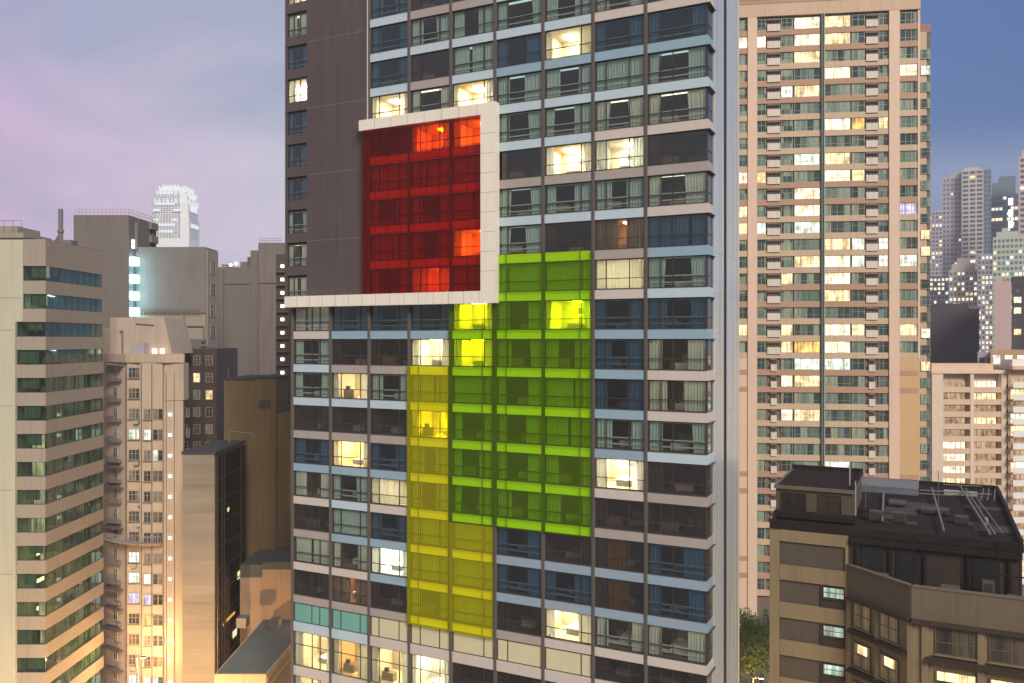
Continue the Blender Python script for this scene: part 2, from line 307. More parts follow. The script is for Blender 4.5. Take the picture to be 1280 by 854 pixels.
def add_window(name, c, k, typ, tintglass=False, x0=None, wd=None, meshes=None, z=None, h=WH):
    """one window with its frame, pane, curtains and the room behind it"""
    x0 = X0[c] if x0 is None else x0; wd = BW[c] if wd is None else wd; z = sill(k) if z is None else z
    fr, pa, ro, se, la = meshes or (FR[c], PA[c], RO[c], SE[c], LA[c])
    o = part(name, fr, hotel, loc=(x0, 0, z))
    lit = typ in 'LMSO'
    gmat = gl_blue if typ in 'Bb' else gl_dark if typ in 'DT' else gl_clear
    part('pane', pa, o, [gmat])
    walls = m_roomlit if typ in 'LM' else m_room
    if name == 'screened_window' and 1 <= k <= 5 and c in (2,3,4): walls = m_lit2  # paler wall colour brightens unlit rooms behind the red screen
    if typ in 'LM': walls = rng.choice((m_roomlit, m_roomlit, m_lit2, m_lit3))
    v_ = rng.randrange(3); key_ = (round(wd,3), round(h,2), v_)
    if key_ not in RV: RV[key_] = room_mesh(wd, 3.0 if wd < 3 else 3.4, h, v_); LV[key_] = lamp_mesh(wd, (.35,.55,.68)[v_], 3.0 if wd < 3 else 3.4, h)
    ro, la = RV[key_], LV[key_]
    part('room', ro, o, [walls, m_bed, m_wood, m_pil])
    if typ in 'GCBFg' and name != 'screened_window' and rng.random() < .92: part('window_seat', se, o)
    if typ == 'L': part('ceiling_lamp', la, o, [rng.choice((lamp_c, lamp_w, lamp_w, lamp_y2))])
    elif typ == 'M': part('ceiling_lamp', la, o, [lamp_w])
    elif typ == 'S': part('ceiling_lamp', la, o, [lamp_o])
    elif typ in 'CFGg' and name != 'screened_window' and (typ in 'CF' or rng.random() < .5):
        lm = MB(); lm.box(.12, wd-.12, .45, .80, h-.05, h-.03); part('added_curtain_light', lm, o, [fill_warm if typ in 'CF' else fill_cool])  # added light strip behind the curtains to brighten the cloth
    col = {'L':'cream','M':'cream','S':'dark','C':'cream','F':'cream','f':'cream','G':'green','g':'green','B':'blue','b':'blue','D':'dark','T':'tan'}[typ]
    if name == 'screened_window' and col in ('green','blue','cream','dark'): col = 'white'
    spans = []
    r = rng.random
    if typ in 'gb' or typ in 'FM':
        g0 = wd*(.25+.5*r()); spans = [(.04, g0), (g0+(.0 if r() < .5 else .22), wd-.04)]
    elif typ == 'S': spans = [(.04, wd*(.42+.06*r())), (wd*(.60+.08*r()), wd-.04)]
    elif typ == 'L': q_ = r(); spans = [(.04, wd*(.12+.30*r()*q_)), (wd*(.66+.22*r()), wd-.04)]
    elif typ == 'D': spans = [(.04, wd*(.1+.2*r()))] if r() < .6 else [(wd*.75, wd-.04)]
    elif typ == 'T': spans = [(.04, wd*.22), (wd*.24, wd*.66)]
    else: spans = [(.04, wd*(.18+.16*r())), (wd*(.60+.16*r()), wd-.04)]
    for i, (a, b) in enumerate(spans):
        cc = 'grey' if (typ == 'T' and i == 0) else col
        tp = 0 if typ in 'FMgbS' else (rng.choice((0,0,0,.15)) if i else rng.choice((0,0,0,-.15)))
        part('curtain', curtain(a, b, h, .26, tp), o, [CUR[cc]])
    return o
# rows k -> window type, spandrel type; None = nothing seen
CELL = {}
def put(c, k0, types, sps):
    for i, t in enumerate(types):
        CELL[(c, k0-i)] = (t, sps[i])
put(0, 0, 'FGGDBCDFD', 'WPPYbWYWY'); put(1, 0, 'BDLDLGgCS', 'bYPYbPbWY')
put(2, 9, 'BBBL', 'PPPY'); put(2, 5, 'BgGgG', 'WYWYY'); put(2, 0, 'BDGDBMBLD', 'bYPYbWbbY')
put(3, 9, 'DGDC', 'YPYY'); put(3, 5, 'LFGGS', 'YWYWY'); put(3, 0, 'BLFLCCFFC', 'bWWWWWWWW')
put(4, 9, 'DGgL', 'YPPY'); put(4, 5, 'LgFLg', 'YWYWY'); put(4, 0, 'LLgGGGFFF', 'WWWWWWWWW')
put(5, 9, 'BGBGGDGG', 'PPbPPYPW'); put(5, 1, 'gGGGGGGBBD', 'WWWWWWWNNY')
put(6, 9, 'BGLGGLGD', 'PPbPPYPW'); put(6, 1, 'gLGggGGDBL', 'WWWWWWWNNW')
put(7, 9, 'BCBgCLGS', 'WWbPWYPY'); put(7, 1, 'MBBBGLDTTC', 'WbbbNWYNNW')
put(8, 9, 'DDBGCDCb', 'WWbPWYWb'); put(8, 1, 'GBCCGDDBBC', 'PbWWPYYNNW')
def screened(c, k):
    if c in (2,3,4) and 1 <= k <= 5: return True
    if c in (5,6) and -5 <= k <= 1: return True
    if c == 4 and -8 <= k <= 0: return True
    if c == 3 and -8 <= k <= -2: return True
    return False
for (c, k), (t, s) in sorted(CELL.items(), key=lambda q: (q[0][1], q[0][0])):
    nm = 'screened_window' if screened(c, k) else 'lit_window' if t in 'LMS' else 'window'
    add_window(nm, c, k, t)
# spandrel bands: one per storey, glass reflections painted in as five panel tones
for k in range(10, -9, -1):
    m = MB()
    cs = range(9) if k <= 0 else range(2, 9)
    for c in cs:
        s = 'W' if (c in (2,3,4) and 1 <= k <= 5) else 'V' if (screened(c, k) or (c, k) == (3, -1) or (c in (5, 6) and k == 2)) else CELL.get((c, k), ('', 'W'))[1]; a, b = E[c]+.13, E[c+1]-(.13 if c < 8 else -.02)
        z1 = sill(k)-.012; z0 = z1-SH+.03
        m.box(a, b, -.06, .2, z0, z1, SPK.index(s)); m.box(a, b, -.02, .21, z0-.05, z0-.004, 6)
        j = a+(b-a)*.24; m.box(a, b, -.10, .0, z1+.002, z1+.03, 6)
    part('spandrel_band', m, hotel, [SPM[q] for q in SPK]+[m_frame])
# pilasters
ztop, zlow = sill(10)+1.2, 12.0
for c in range(0, 9):
    z1 = ztop if c >= 2 else sill(1)-.9
    m = MB(); wv = .13
    if c == 0: m.box(E[0]-.15, E[0]+.13, -.12, .3, zlow, z1)
    else:
        m.box(E[c]-wv, E[c]+wv, -.12, .3, zlow, z1); m.box(E[c]-.03, E[c]+.03, -.16, -.122, zlow, z1)
    part('pilaster', m, hotel, [m_pil])
# floor slabs and the core behind the rooms, roof and podium
m = MB()
m.box(-.5, SEND-.25, 3.5, DEPTH-.3, 0, sill(12)); m.box(-.6, SEND, .4, DEPTH-.3, sill(10)+1.3, sill(12)+2)
for k in range(11, -9, -1): m.box(E[0] if k <= 1 else E[2], SEND-.1, .22, 3.45, sill(k)-SH+.04, sill(k)-.03)
m.box(-.35, SEND+.1, .1, 3.45, 0, 11.9); m.box(-.36, -.17, .31, 3.49, 11.91, sill(1)-.95)
part('wall', m, hotel, [m_pil])
# dark blank wall at the upper left with its strip of windows
xl, xa, xb = H.s(357), H.s(359.5), H.s(384)
m = MB(); ww = xb-xa
m.box(xb+.02, E[2]-.14, -.08, .5, sill(1)-.2, ztop); m.box(xl, xa-.02, -.08, 3.4, sill(1)-.2, ztop)
for k in range(1, 12): m.box(xa-.02, xb+.02, -.08, .5, sill(k)-1.0, sill(k)-.12)
for zz in (sill(3)-.95, sill(5)-.95, sill(7)-.95, sill(9)-.95): m.box(xb+.02, E[2]-.14, -.09, -.082, zz, zz+.05, 1)
m.box(E[2]-.135, E[2]-.06, -.18, .4, sill(5)+2.6, ztop, 2)
for i in range(1, 4):
    x = xb+.02+(E[2]-.16-xb)*i/4; m.box(x-.01, x+.01, -.088, -.081, sill(1), ztop, 3)
part('blank_wall', m, hotel, [m_dark, M('dark_wall_joint', (.2,.17,.16), .6, .1, 1, 0), m_rail, m_frame])
sm = (frame_mesh(ww, (.3,.62), .30, 2.15), pane_mesh(ww, 2.15), room_mesh(ww, 3.0, 2.15), seat_mesh(ww, 2.15), lamp_mesh(ww, .5, 3.0, 2.15))
for i, t in enumerate('LFBLBBBGCF'):
    add_window('lit_window' if t == 'L' else 'narrow_window', 0, 10-i, t, x0=xa, wd=ww, meshes=sm, z=sill(10-i)-.12, h=2.13)
# projecting white frame with the red screen
YO = -.9
fx0, fx1, lx0 = H.s(448.5, YO), H.s(619, YO), H.s(355.5, YO); rx0, rx1 = H.s(453, YO+.1), H.s(600.5, YO)
zb0, zb1, zt0, zt1 = 53.02, 54.05, 68.85, 69.8
m = MB(); m.box(lx0, fx1, YO, -.13, zb0, zb1); m.box(rx1, fx1, YO, -.13, zb1, zt0); m.box(fx0, fx1, YO, -.13, zt0, zt1)
for i in range(1, 15):
    x = lx0+(fx1-lx0)*i/15; m.box(x-.012, x+.012, YO-.004, YO, zb0+.01, zb1-.01, 1)
for i in range(1, 8):
    x = fx0+(fx1-fx0)*i/8; m.box(x-.012, x+.012, YO-.004, YO, zt0+.01, zt1-.01, 1)
for i in range(1, 9):
    z = zb1+(zt0-zb1)*i/9; m.box(rx1+.01, fx1-.01, YO-.004, YO, z-.012, z+.012, 1)
part('white_frame', m, hotel, [M('white_metal_cladding', (.80,.73,.64), .35, .05, .2, .15), m_pil])
RC = (.55,.012,.008)
m = MB(); m.box(rx0, rx1-.01, YO+.1, YO+.13, zb1+.02, zt0-.02); m.box(rx0-.0, rx0+.03, YO+.14, -.16, zb1+.02, zt0-.02)
red = part('red_glass_screen', m, hotel, [glass('red_glass', (.95,.30,.012), .012, .03, .04, (.45,.015,.004), .25)])
m = MB()
for i in range(0, 10):
    x = rx0+(rx1-rx0)*i/9; m.box(x-.02, x+.02, YO+.135, YO+.17, zb1+.03, zt0-.03)
for k in range(1, 6):
    for dz in (-.03, -SH): m.box(rx0+.03, rx1-.03, YO+.172, YO+.20, sill(k)+dz-.02, sill(k)+dz+.02)
part('screen_mullions', m, red, [M('red_screen_bars', (.10,.012,.012), .5, .1, 1, 0)])
# green and yellow screens, thin glass held in front of the facade
gcol = glass('green_glass', (.83,1,.03), .02, .03, .05, (.42,.66,.004), .3)
ycol = glass('yellow_glass', (1,.99,.03), .02, .03, .12, (.97,.92,.004), .3)
def screen(name, rects, gmat, bars, barmat):
    m = MB(); mm = MB()
    for (c0, c1, k1, zt, k0) in rects:       # columns c0..c1, from the bottom of spandrel k0 up to height zt
        a, b = E[c0]-.08, E[c1+1]-.1; z0 = sill(k0)-SH-.03; z1 = zt
        m.box(a+.01, b-.01, -.30, -.28, z0, z1)
        for c in range(c0, c1+1):
            for u in ([0.02]+[q for q in MUL[c] if not (c == 3 and q > .5)]):
                x = X0[c]+BW[c]*u; mm.box(x-.03, x+.03, -.278, -.24, z0, z1)
        mm.box(b-.07, b-.012, -.278, -.19, z0, z1); mm.box(a+.012, a+.06, -.278, -.19, z0, z1)
        for k in range(k0, k1+1):
            for dz in (0, -SH):
                z = sill(k)+dz
                if z0-.1 < z < z1+.1: mm.box(a+.06, b-.07, -.236, -.205, z-.025, z+.025)
    g = part(name, m, hotel, [gmat]); part('screen_mullions', mm, g, [barmat])
    return g
bar = M('screen_bars', (.06,.06,.04), .5, .1, 1, 0)
screen('green_glass_screen', [(5, 6, 2, sill(2)-.02, -5), (4, 4, 0, zb0-.02, -5)], gcol, 0, bar)
screen('yellow_glass_screen', [(3, 3, -1, sill(-1)-.02, -8), (4, 4, -5, sill(-5)-SH-.06, -8)], ycol, 0, bar)
# coloured panel storey and tall storeys below the rooms
zp1 = sill(-8)-SH-.03; zp0 = zp1-1.8
PT = M('panel_jade', (.17,.40,.33), .3, .08, .6, .05); PC = M('panel_cream', (.62,.56,.36), .4, .06, .6, .08)
def row_frame(m, z0, z1, c):
    x, wd = X0[c], BW[c]; t = .06
    m.box(x, x+wd, .03, .14, z0, z0+t, 1); m.box(x, x+wd, .03, .14, z1-t, z1, 1); m.box(x, x+t, .03, .14, z0+t, z1-t, 1); m.box(x+wd-t, x+wd, .03, .14, z0+t, z1-t, 1)
for c in range(0, 7):
    m = MB(); x, wd = X0[c], BW[c]; row_frame(m, zp0, zp1, c); m.box(x+.05, x+wd-.05, .06, .2, zp0+.05, zp1-.05, 0)
    for u in MUL[c]: m.box(x+wd*u-.035, x+wd*u+.035, .02, .1, zp0+.06, zp1-.06, 1)
    part('coloured_panel', m, hotel, [PT if c < 2 else PC, m_frame], label=('jade green' if c < 2 else 'cream')+' panel of the service storey')
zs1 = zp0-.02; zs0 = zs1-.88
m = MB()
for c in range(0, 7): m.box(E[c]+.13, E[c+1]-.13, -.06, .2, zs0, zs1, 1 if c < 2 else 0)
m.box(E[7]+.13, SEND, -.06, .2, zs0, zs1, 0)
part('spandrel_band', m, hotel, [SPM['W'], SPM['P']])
zt1_ = zs0-.03; zt0_ = zt1_-3.3
LIT2 = 'LLLLDDDDD'
for c in range(9):
    h = zp1-zs1-.02 if False else 3.3
    a, wd = X0[c], BW[c]
    ms = (frame_mesh(wd, MUL[c], .62, h), pane_mesh(wd, h), room_mesh(wd, 3.4, h), seat_mesh(wd, h), lamp_mesh(wd, .6, 3.4, h))
    o = add_window('lit_window' if LIT2[c] == 'L' else 'tall_window', c, 0, LIT2[c], x0=a, wd=wd, meshes=ms, z=zt0_, h=h)
    if c >= 7:
        h2 = zp1-zs1-.03
        z2 = zs1+.02; hh = zp1-z2
        ms = (frame_mesh(wd, MUL[c], .5, hh), pane_mesh(wd, hh), room_mesh(wd, 3.4, hh), seat_mesh(wd, hh), lamp_mesh(wd, .6, 3.4, hh))
        add_window('tall_window', c, 0, 'D', x0=a, wd=wd, meshes=ms, z=z2, h=hh)
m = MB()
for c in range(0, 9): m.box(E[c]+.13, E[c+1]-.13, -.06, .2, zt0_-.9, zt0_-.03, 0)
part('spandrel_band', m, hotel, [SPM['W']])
for c in range(3):
    a, wd = X0[c], BW[c]; h = zt0_-.93-12.
    ms = (frame_mesh(wd, MUL[c], .6, h), pane_mesh(wd, h), room_mesh(wd, 3.4, h), seat_mesh(wd, h), lamp_mesh(wd, .6, 3.4, h))
    add_window('lit_window', c, 0, 'L', x0=a, wd=wd, meshes=ms, z=12.0, h=h)
m = MB(); m.box(E[3]+.13, SEND, -.05, .3, 12.0, zt0_-.93); part('wall', m, hotel, [m_pil])
# right-hand end: window returns, then the tall metal-clad side wall with its groove
m_metal = streaky('silver_panel_reflections', ((.46,.45,.43), (.86,.81,.72), (.58,.64,.70)), ((.05,1.1,.03), (.05,.35,.09)), .27, .38); m_metal2 = m_metal  # cream and blue streaks paint reflections into the metal colour
x = SEND; xs = SEND+.02
m = MB(); g0, g1 = 5.2, 6.2; zh = sill(12)
zz = 0; i = 0; r2 = random.Random(3)
while zz < zh:
    hgt = 3.15; b2 = 1 if (sill(-4) < zz < sill(-1)) else 0
    m.box(x-.2, x+.10, 1.75, g0, zz+.006, zz+hgt-.006, 0); m.box(x-.2, x+.10, g1, DEPTH, zz+.006, zz+hgt-.006, b2)
    zz += hgt
m.box(x-.22, x+.05, 1.78, g0-.03, 0, zh, 2); m.box(x-.22, x-.15, g0-.02, g1+.02, 0, zh, 4); m.box(x-.2, x+.098, g1-.04, g1-.004, 0, zh, 4); m.box(x-.22, x+.05, g1+.03, DEPTH-.03, 0, zh, 2)  # dark lining paints shade onto the groove's sunlit far wall
m.box(x-.4, x-.22, 1.75, DEPTH, 0, zh, 2)
m.box(x-.2, x+.14, DEPTH+.01, DEPTH+.22, 0, zh, 3)
part('metal_side_wall', m, hotel, [m_metal, m_metal2, m_pil, M('champagne_edge', (.80,.66,.48), .3, .06, .3, .1, .4), m_frame])
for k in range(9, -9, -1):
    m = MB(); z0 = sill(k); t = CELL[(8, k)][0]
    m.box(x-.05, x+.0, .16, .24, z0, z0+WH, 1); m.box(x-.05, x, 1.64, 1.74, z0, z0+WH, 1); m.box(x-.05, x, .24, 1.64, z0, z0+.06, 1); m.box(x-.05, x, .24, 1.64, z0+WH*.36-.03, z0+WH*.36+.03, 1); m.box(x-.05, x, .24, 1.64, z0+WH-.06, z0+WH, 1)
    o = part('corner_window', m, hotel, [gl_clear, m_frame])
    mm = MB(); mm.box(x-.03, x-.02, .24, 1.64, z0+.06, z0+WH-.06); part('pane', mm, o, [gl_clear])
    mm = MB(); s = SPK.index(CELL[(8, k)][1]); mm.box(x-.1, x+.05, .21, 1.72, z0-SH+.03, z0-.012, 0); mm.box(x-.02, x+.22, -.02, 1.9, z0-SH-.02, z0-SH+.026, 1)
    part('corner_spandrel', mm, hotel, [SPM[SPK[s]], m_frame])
# ================================================================== other buildings
conc_l = M('pale_concrete', (.50,.43,.36), .8, .08, .25, .22); conc_beige = M('beige_render', (.315,.265,.215), .8, .10, .2, .3)
conc_green = M('pale_green_render', (.50,.47,.38), .8, .07, .2, .25)
grey_m = M('mauve_grey_render', (.17,.145,.135), .85, .20, .09, .4); grey_d = M('grey_render', (.19,.17,.16), .85, .18, .15, .35)
brown_m = M('brown_render', (.14,.10,.050), .85, .25, .10, .55); salmon = M('salmon_render', (.30,.21,.15), .85, .16, .12, .4)
pinkish = M('pinkish_tile', (.43,.345,.275), .7, .08, .2, .35); black_m = M('dark_roof_felt', (.045,.042,.045), .9, .25, .4, .2)
steel = M('rooftop_steel', (.16,.15,.15), .5, .15, 1, .1); roof_g = M('grey_green_roof', (.13,.135,.115), .9, .2, .3, .2)
pane_of = pane('office_pane', [(.03,.05,.05), (.05,.09,.085), (.02,.03,.03), (.07,.11,.10)])
pane_te = pane('flat_pane', [(.10,.08,.07), (.04,.035,.03), (.20,.17,.14), (.06,.06,.06), (.14,.10,.08)])
pane_pk = pane('green_pane', [(.17,.23,.19), (.04,.055,.055), (.25,.31,.25), (.11,.17,.14), (.05,.08,.085), (.29,.32,.24), (.14,.21,.17), (.07,.075,.065)])
lit_y = litpane('lit_yellow', (1,.86,.52), 1.5); lit_w = litpane('lit_warm_white', (1,.93,.74), 1.9); lit_c = litpane('lit_cool_white', (.80,1,.97), 1.5)
lit_o = litpane('lit_orange', (1,.66,.22), 1.4); lit_b = litpane('lit_violet', (.62,.60,1), 1.4)
tube_c = emit('fluorescent_tube', (.75,1,.98), 9); tube_w = emit('bulkhead_lamp', (1,.93,.80), 2.6); tube_y = emit('lamp_yellow', (1,.72,.28), 6)
alu = M('aluminium_frame', (.42,.42,.40), .4, .08, 2, 0, .3)

def small_win(w_, h_, cols=2, tr=.62, frame=None, name='window', sillm=None):
    """closed window: frame, bars, sill and glass set back; frame slot 0, glass slot 1"""
    m = MB(); t = min(.07, w_*.06); y0, y1 = -.03, .09
    m.box(0,w_,y0,y1,0,t); m.box(0,w_,y0,y1,h_-t,h_); m.box(0,t,y0,y1,t,h_-t); m.box(w_-t,w_,y0,y1,t,h_-t)
    for i in range(1, cols): x = w_*i/cols; m.box(x-t*.4,x+t*.4,y0+.01,y1,t,h_-t)
    if tr:
        z = h_*tr; m.box(t,w_-t,y0+.02,y1-.002,z-t*.35,z+t*.35)
    m.box(t,w_-t,.03,.05,t,h_-t,1)
    if sillm: m.box(-.08,w_+.08,-.16,y0-.002,-.07,.0,2)
    return m.mesh(name, [frame or alu, pane_te]+([sillm] if sillm else []))

# ---------------------------------------------------------------- office building at the far left
D1 = 100.0; xo = X(57, D1)
ob = thing('office_building', 'pale office building with dark ribbon windows stacked round its corner', 'office building', (xo, D1, 0))
P_, ht = 3.333, 61.9
xl_, xr_ = -44.0, 0.0; bl = 14.2; xw = X(20.5, D1)-xo; xw2 = X(28.5, D1)-xo
ztw = [Z(332.5-.0, D1)-P_*i for i in range(0, 17)]      # window tops
m = MB(); m.box(xw+.4, -.45, 4.3, bl-.05, 0, ht-.5); m.box(-4.4+.0, -.45, .45, 4.25, 0, ztw[-1]-1.9)
for z in ztw: m.box(xw, -.25, .25, 4.25, z+.02, z+.22); m.box(-4.2,-.25, 4.35, bl-.2, z+.02, z+.22)
m.box(xl_, xw2, .0, bl, ztw[2]+.03, ht-.05); m.box(xl_, xw, -.25, bl, 0, ztw[2]+.02)
m.box(xw2+.0, -.3, .3, bl, ht-1.1, ht-1.0)
part('wall', m, ob, [M('office_stair_wall', (.45,.43,.33), .8, .06, .15, .2)])
m = MB()
for z, zz in ((ht-7, .04), (ztw[2]-1, .04), (ztw[5], .04), (ztw[8], .04), (ztw[11], .04)): m.box(xl_, (xw2 if z > ztw[2] else xw)-.3, -.27 if z < ztw[2] else -.02, -.252 if z < ztw[2] else -.002, z, z+zz)
part('wall_joint', m, ob, [grey_m])
off_glass = glass('office_glass', (.62,.76,.70), .06, .02, graze=.22); off_frame = M('office_frame', (.05,.055,.05), .4, .1, 1, 0)
off_room = M('office_interior', (.15,.18,.15), .8, .2, .6, 0); lit_room = M('office_lit_interior', (.62,.55,.36), .8, .15, .6, 0)
ro = random.Random(11); lit_blind_m = litpane('lit_blind', (1,.82,.50), .8)
tops = [ht]+[z-1.76 for z in ztw]
for i, z in enumerate(ztw):
    xa_ = xw2 if i < 2 else xw
    zt = ht if i == 0 else ztw[i-1]-1.76
    m = MB(); xq = xw2 if i == 2 else xa_; m.prism([(xq+.02,0),(0,0),(0,bl),(-.3,bl),(-.3,.3),(xq+.02,.3)], z, zt)
    if i == 0: pass
    part('spandrel_band', m, ob, [conc_beige])
    z0, z1 = z-1.76, z
    for side in (0, 1):
        m = MB(); gl_ = MB(); n = 3 if side == 0 else 9
        if side == 0:
            m.box(xa_+.05,-.12,.08,.18,z0,z0+.06); m.box(xa_+.05,-.12,.08,.18,z1-.06,z1)
            for j in range(n+1): x = xa_+.05+(-.17-xa_)*j/n; m.box(x,x+.05,.09,.17,z0+.06,z1-.06)
            gl_.box(xa_+.06,-.13,.12,.13,z0+.05,z1-.05)
        else:
            m.box(-.18,-.08,.12,bl-.3,z0,z0+.06); m.box(-.18,-.08,.12,bl-.3,z1-.06,z1)
            for j in range(n+1): y = .14+(bl-.5)*j/n; m.box(-.17,-.09,y,y+.05,z0+.06,z1-.06)
            gl_.box(-.13,-.12,.15,bl-.32,z0+.05,z1-.05)
        o = part('ribbon_window', m, ob, [off_frame]); part('pane', gl_, o, [off_glass])
        # room behind: back wall, blinds and ceiling lights
        r_ = MB(); lm = MB()
        if side == 0:
            r_.quad((xa_,4.2,z0),(-.2,4.2,z0),(-.2,4.2,z1),(xa_,4.2,z1))
            if ro.random() < .75: x = xa_+.2+ro.random()*1.2; r_.box(x, x+1.2+ro.random(), .3, .34, z0+ro.random()*.8, z1-.02, 1)
            if i in (6,7,8,9,10,12,13):
                w2 = .5+1.2*ro.random(); bl_ = MB(); bl_.box(-.25-w2,-.25,.34,.38,z0+.05,z1-.05); part('lit_blind', bl_, ob, [lit_blind_m])
            if i in (1, 10, 11, 12, 13): lm.box(-1.3,-.5,.9,2.4,z1-.12,z1-.05, 1 if i > 5 else 0)
        else:
            r_.quad((-4.2,.2,z0),(-4.2,bl-.3,z0),(-4.2,bl-.3,z1),(-4.2,.2,z1))
            for q in range(3):
                if ro.random() < .6: y = .4+ro.random()*11; r_.box(-.4,-.36,y,y+.8+ro.random()*1.5,z0+ro.random()*1.0,z1-.02,1)
                y = .8+ro.random()*12; r_.box(-1.4,-.9,y,y+1.2,z0,z0+.75,2)
            for q in range(3):
                y = 4.2+q*4.3+ro.random()*.8-.4; x = -.8-ro.random()*1.6
                lm.box(x-.5,x,y,y+.35+ro.random()*.3,z1-.14,z1-.07, 1 if (i in (8,9,10,11,12,13) and q < 2) else 0)
            for y, hh in ((7.6+ro.random()*.5,.5),(12.3+ro.random()*.6,.7)):
                if i >= 2: zz = z0+.35+ro.random()*.4; lm.box(-.75,-.65,y,y+.45+ro.random()*.4,zz,zz+hh*(.5+.5*ro.random()), 1 if i in (9,10,11) and ro.random() < .6 else 0)
            if i in (8,9,10,11,12):
                for q in range(3): y = 1+q*3.6+ro.random()*2; lm.box(-2.2,-2.1,y,y+1.4,z0+.1,z0+.5,1)
        part('office_room', r_, o, [off_room, M('roller_blind', (.20,.22,.18), .8, .1, 1, 0) if i == 0 and side == 0 else bpy.data.materials['roller_blind'], bpy.data.materials['furniture_wood']])
        if lm.v: part('ceiling_lamp', lm, o, [tube_c, tube_y])
m = MB(); m.box(xl_, xw2+1, .1, 3, ht-.045, ht+.18); m.box(xw2+1, -.1, .2, bl, ht-.6, ht+.05)
part('roof', m, ob, [black_m])
def railing(x0, x1, y, z, h=1.1, n=8, dirn='x'):
    m = MB()
    for j in range(n+1):
        a = x0+(x1-x0)*j/n
        m.tube((a,y,z),(a,y,z+h),.03,5) if dirn == 'x' else m.tube((y,a,z),(y,a,z+h),.03,5)
    for zz in (h, h*.5):
        m.tube((x0,y,z+zz),(x1,y,z+zz),.03,5) if dirn == 'x' else m.tube((y,x0,z+zz),(y,x1,z+zz),.03,5)
    return m
m = MB(); m.box(xl_, X(22,104)-xo, 4, 9, ht+.0, Z(283,104)); m.box(xl_, X(34,104)-xo, 3.2, 9.5, ht, Z(292,104))
part('roof_hut', m, ob, [conc_beige])
part('roof_railing', railing(xl_+10, X(33,104)-xo-.2, 3.4, Z(292,104), 1.5, 26), ob, [steel])
m = MB(); px_ = X(81,110)-xo; m.tube((px_,9,ht-.5),(px_,9,Z(263,110)),.3,8); m.tube((px_,9,Z(292,110)),(px_,9,Z(289,110)),.42,8); m.tube((px_-1,9,ht),(px_-.2,9,ht+1.6),.16,6); m.box(px_-.6,px_+1.7,8.4,10,ht-.5,ht+.9)
part('flue_pipe', m, ob, [steel])

# ---------------------------------------------------------------- tenement tower
D2 = 118.0; xc = X(158, D2)
tw = thing('apartment_tower', 'weathered pinkish apartment tower with bay windows and a column of stairwell lamps', 'apartment tower', (xc, D2, 0))
def q(px, yo=0): return X(px, D2+yo)-xc
FP = 25.6/F*D2; zroof = Z(443, D2)
outline = [(q(128,4),4),(q(133,3),3),(q(157,.6),.6),(q(159),0),(q(176),0),(q(178),-.7),(q(203,-.7),-.7),(q(205,-.3),-.3),(q(229,-.3),-.3),(q(231,1.6),1.6),(q(231,1.6)-6,14),(q(128,4),14)]
m = MB(); m.prism(outline, 0, zroof-1.2)
cap = [(q(128,4)-.1,3.8),(q(158)-.0,-.15),(q(203,-.8),-.95),(q(230.5,-.5),-.5),(q(231.5,1.6),1.6),(q(231.5,1.6)-6,14.1),(q(128,4)-.1,14.1)]
m.prism(cap, zroof-1.15, zroof+.0); m.prism([(a[0]*.985,a[1]+.35) for a in cap[:-2]]+[(cap[-2][0]-.3,13.8),(cap[-1][0]+.3,13.8)], zroof-.4, zroof+.01)
m.box(q(205,-.3)+.2, q(231,-.3)-.1, -.42, 1.4, Z(500,D2), zroof-1.2)
part('wall', m, tw, [pinkish])
zp = Z(397, D2+4); m = MB()
n0 = len(m.v)
a0, a1, b1 = q(137,4), q(215,4), q(205,4)
m.v += [(a0,4,zroof),(a1,4,zroof),(a1,12,zroof),(a0,12,zroof),(a0,4,zp),(b1,4,zp),(b1,12,zp),(a0,12,zp)]
for f_ in ((0,3,2,1),(4,5,6,7),(0,1,5,4),(1,2,6,5),(2,3,7,6),(3,0,4,7)): m.f.append(tuple(n0+i for i in f_)); m.m.append(0)
m.box(q(131,5),a0-.02,4.5,10,zroof,zp-1.6); m.box(q(168,3),q(183,3),2.2,3.8,zroof,zroof+1.5,1); m.box(q(190,3),q(193,3),3.0,3.8,zroof,zroof+.8,2); m.box(q(200,3),q(203,3),3.0,3.8,zroof,zroof+.8,2)
m.tube((q(153,3.8),3.8,zroof),(q(153,3.8),3.8,zroof+3.4),.12,6,3); m.tube((q(150,3.8),3.8,zroof+3.2),(q(153,3.8),3.8,zroof+3.3),.1,6,3)
m.tube((q(170,3.9),3.9,zp-.9),(q(192,3.9),3.9,zp-1.1),.08,6,3)
part('penthouse', m, tw, [pinkish, M('faded_lilac_tank', (.34,.30,.36), .7, .1, .5, .2), lit_w, steel])
rt = random.Random(5)
wa = small_win(1.55, 1.5, 3, .6, alu, sillm=grey_m); wb = small_win(1.0, 1.5, 2, .6, alu, sillm=grey_m); wc = small_win(.7, 1.5, 1, .6, alu); we = small_win(.9, 1.3, 1, .55, alu)
nfl = 22
lits = {(3,0):lit_c,(3,1):lit_c,(4,2):lit_c,(9,0):lit_c,(10,0):lit_c,(10,1):lit_c,(11,0):lit_b,(11,1):lit_b,(15,0):lit_c,(15,1):lit_c,(15,2):lit_c,(12,1):lit_o}
flat_ang = math.atan2(-2.4, q(157,.6)-q(133,3))
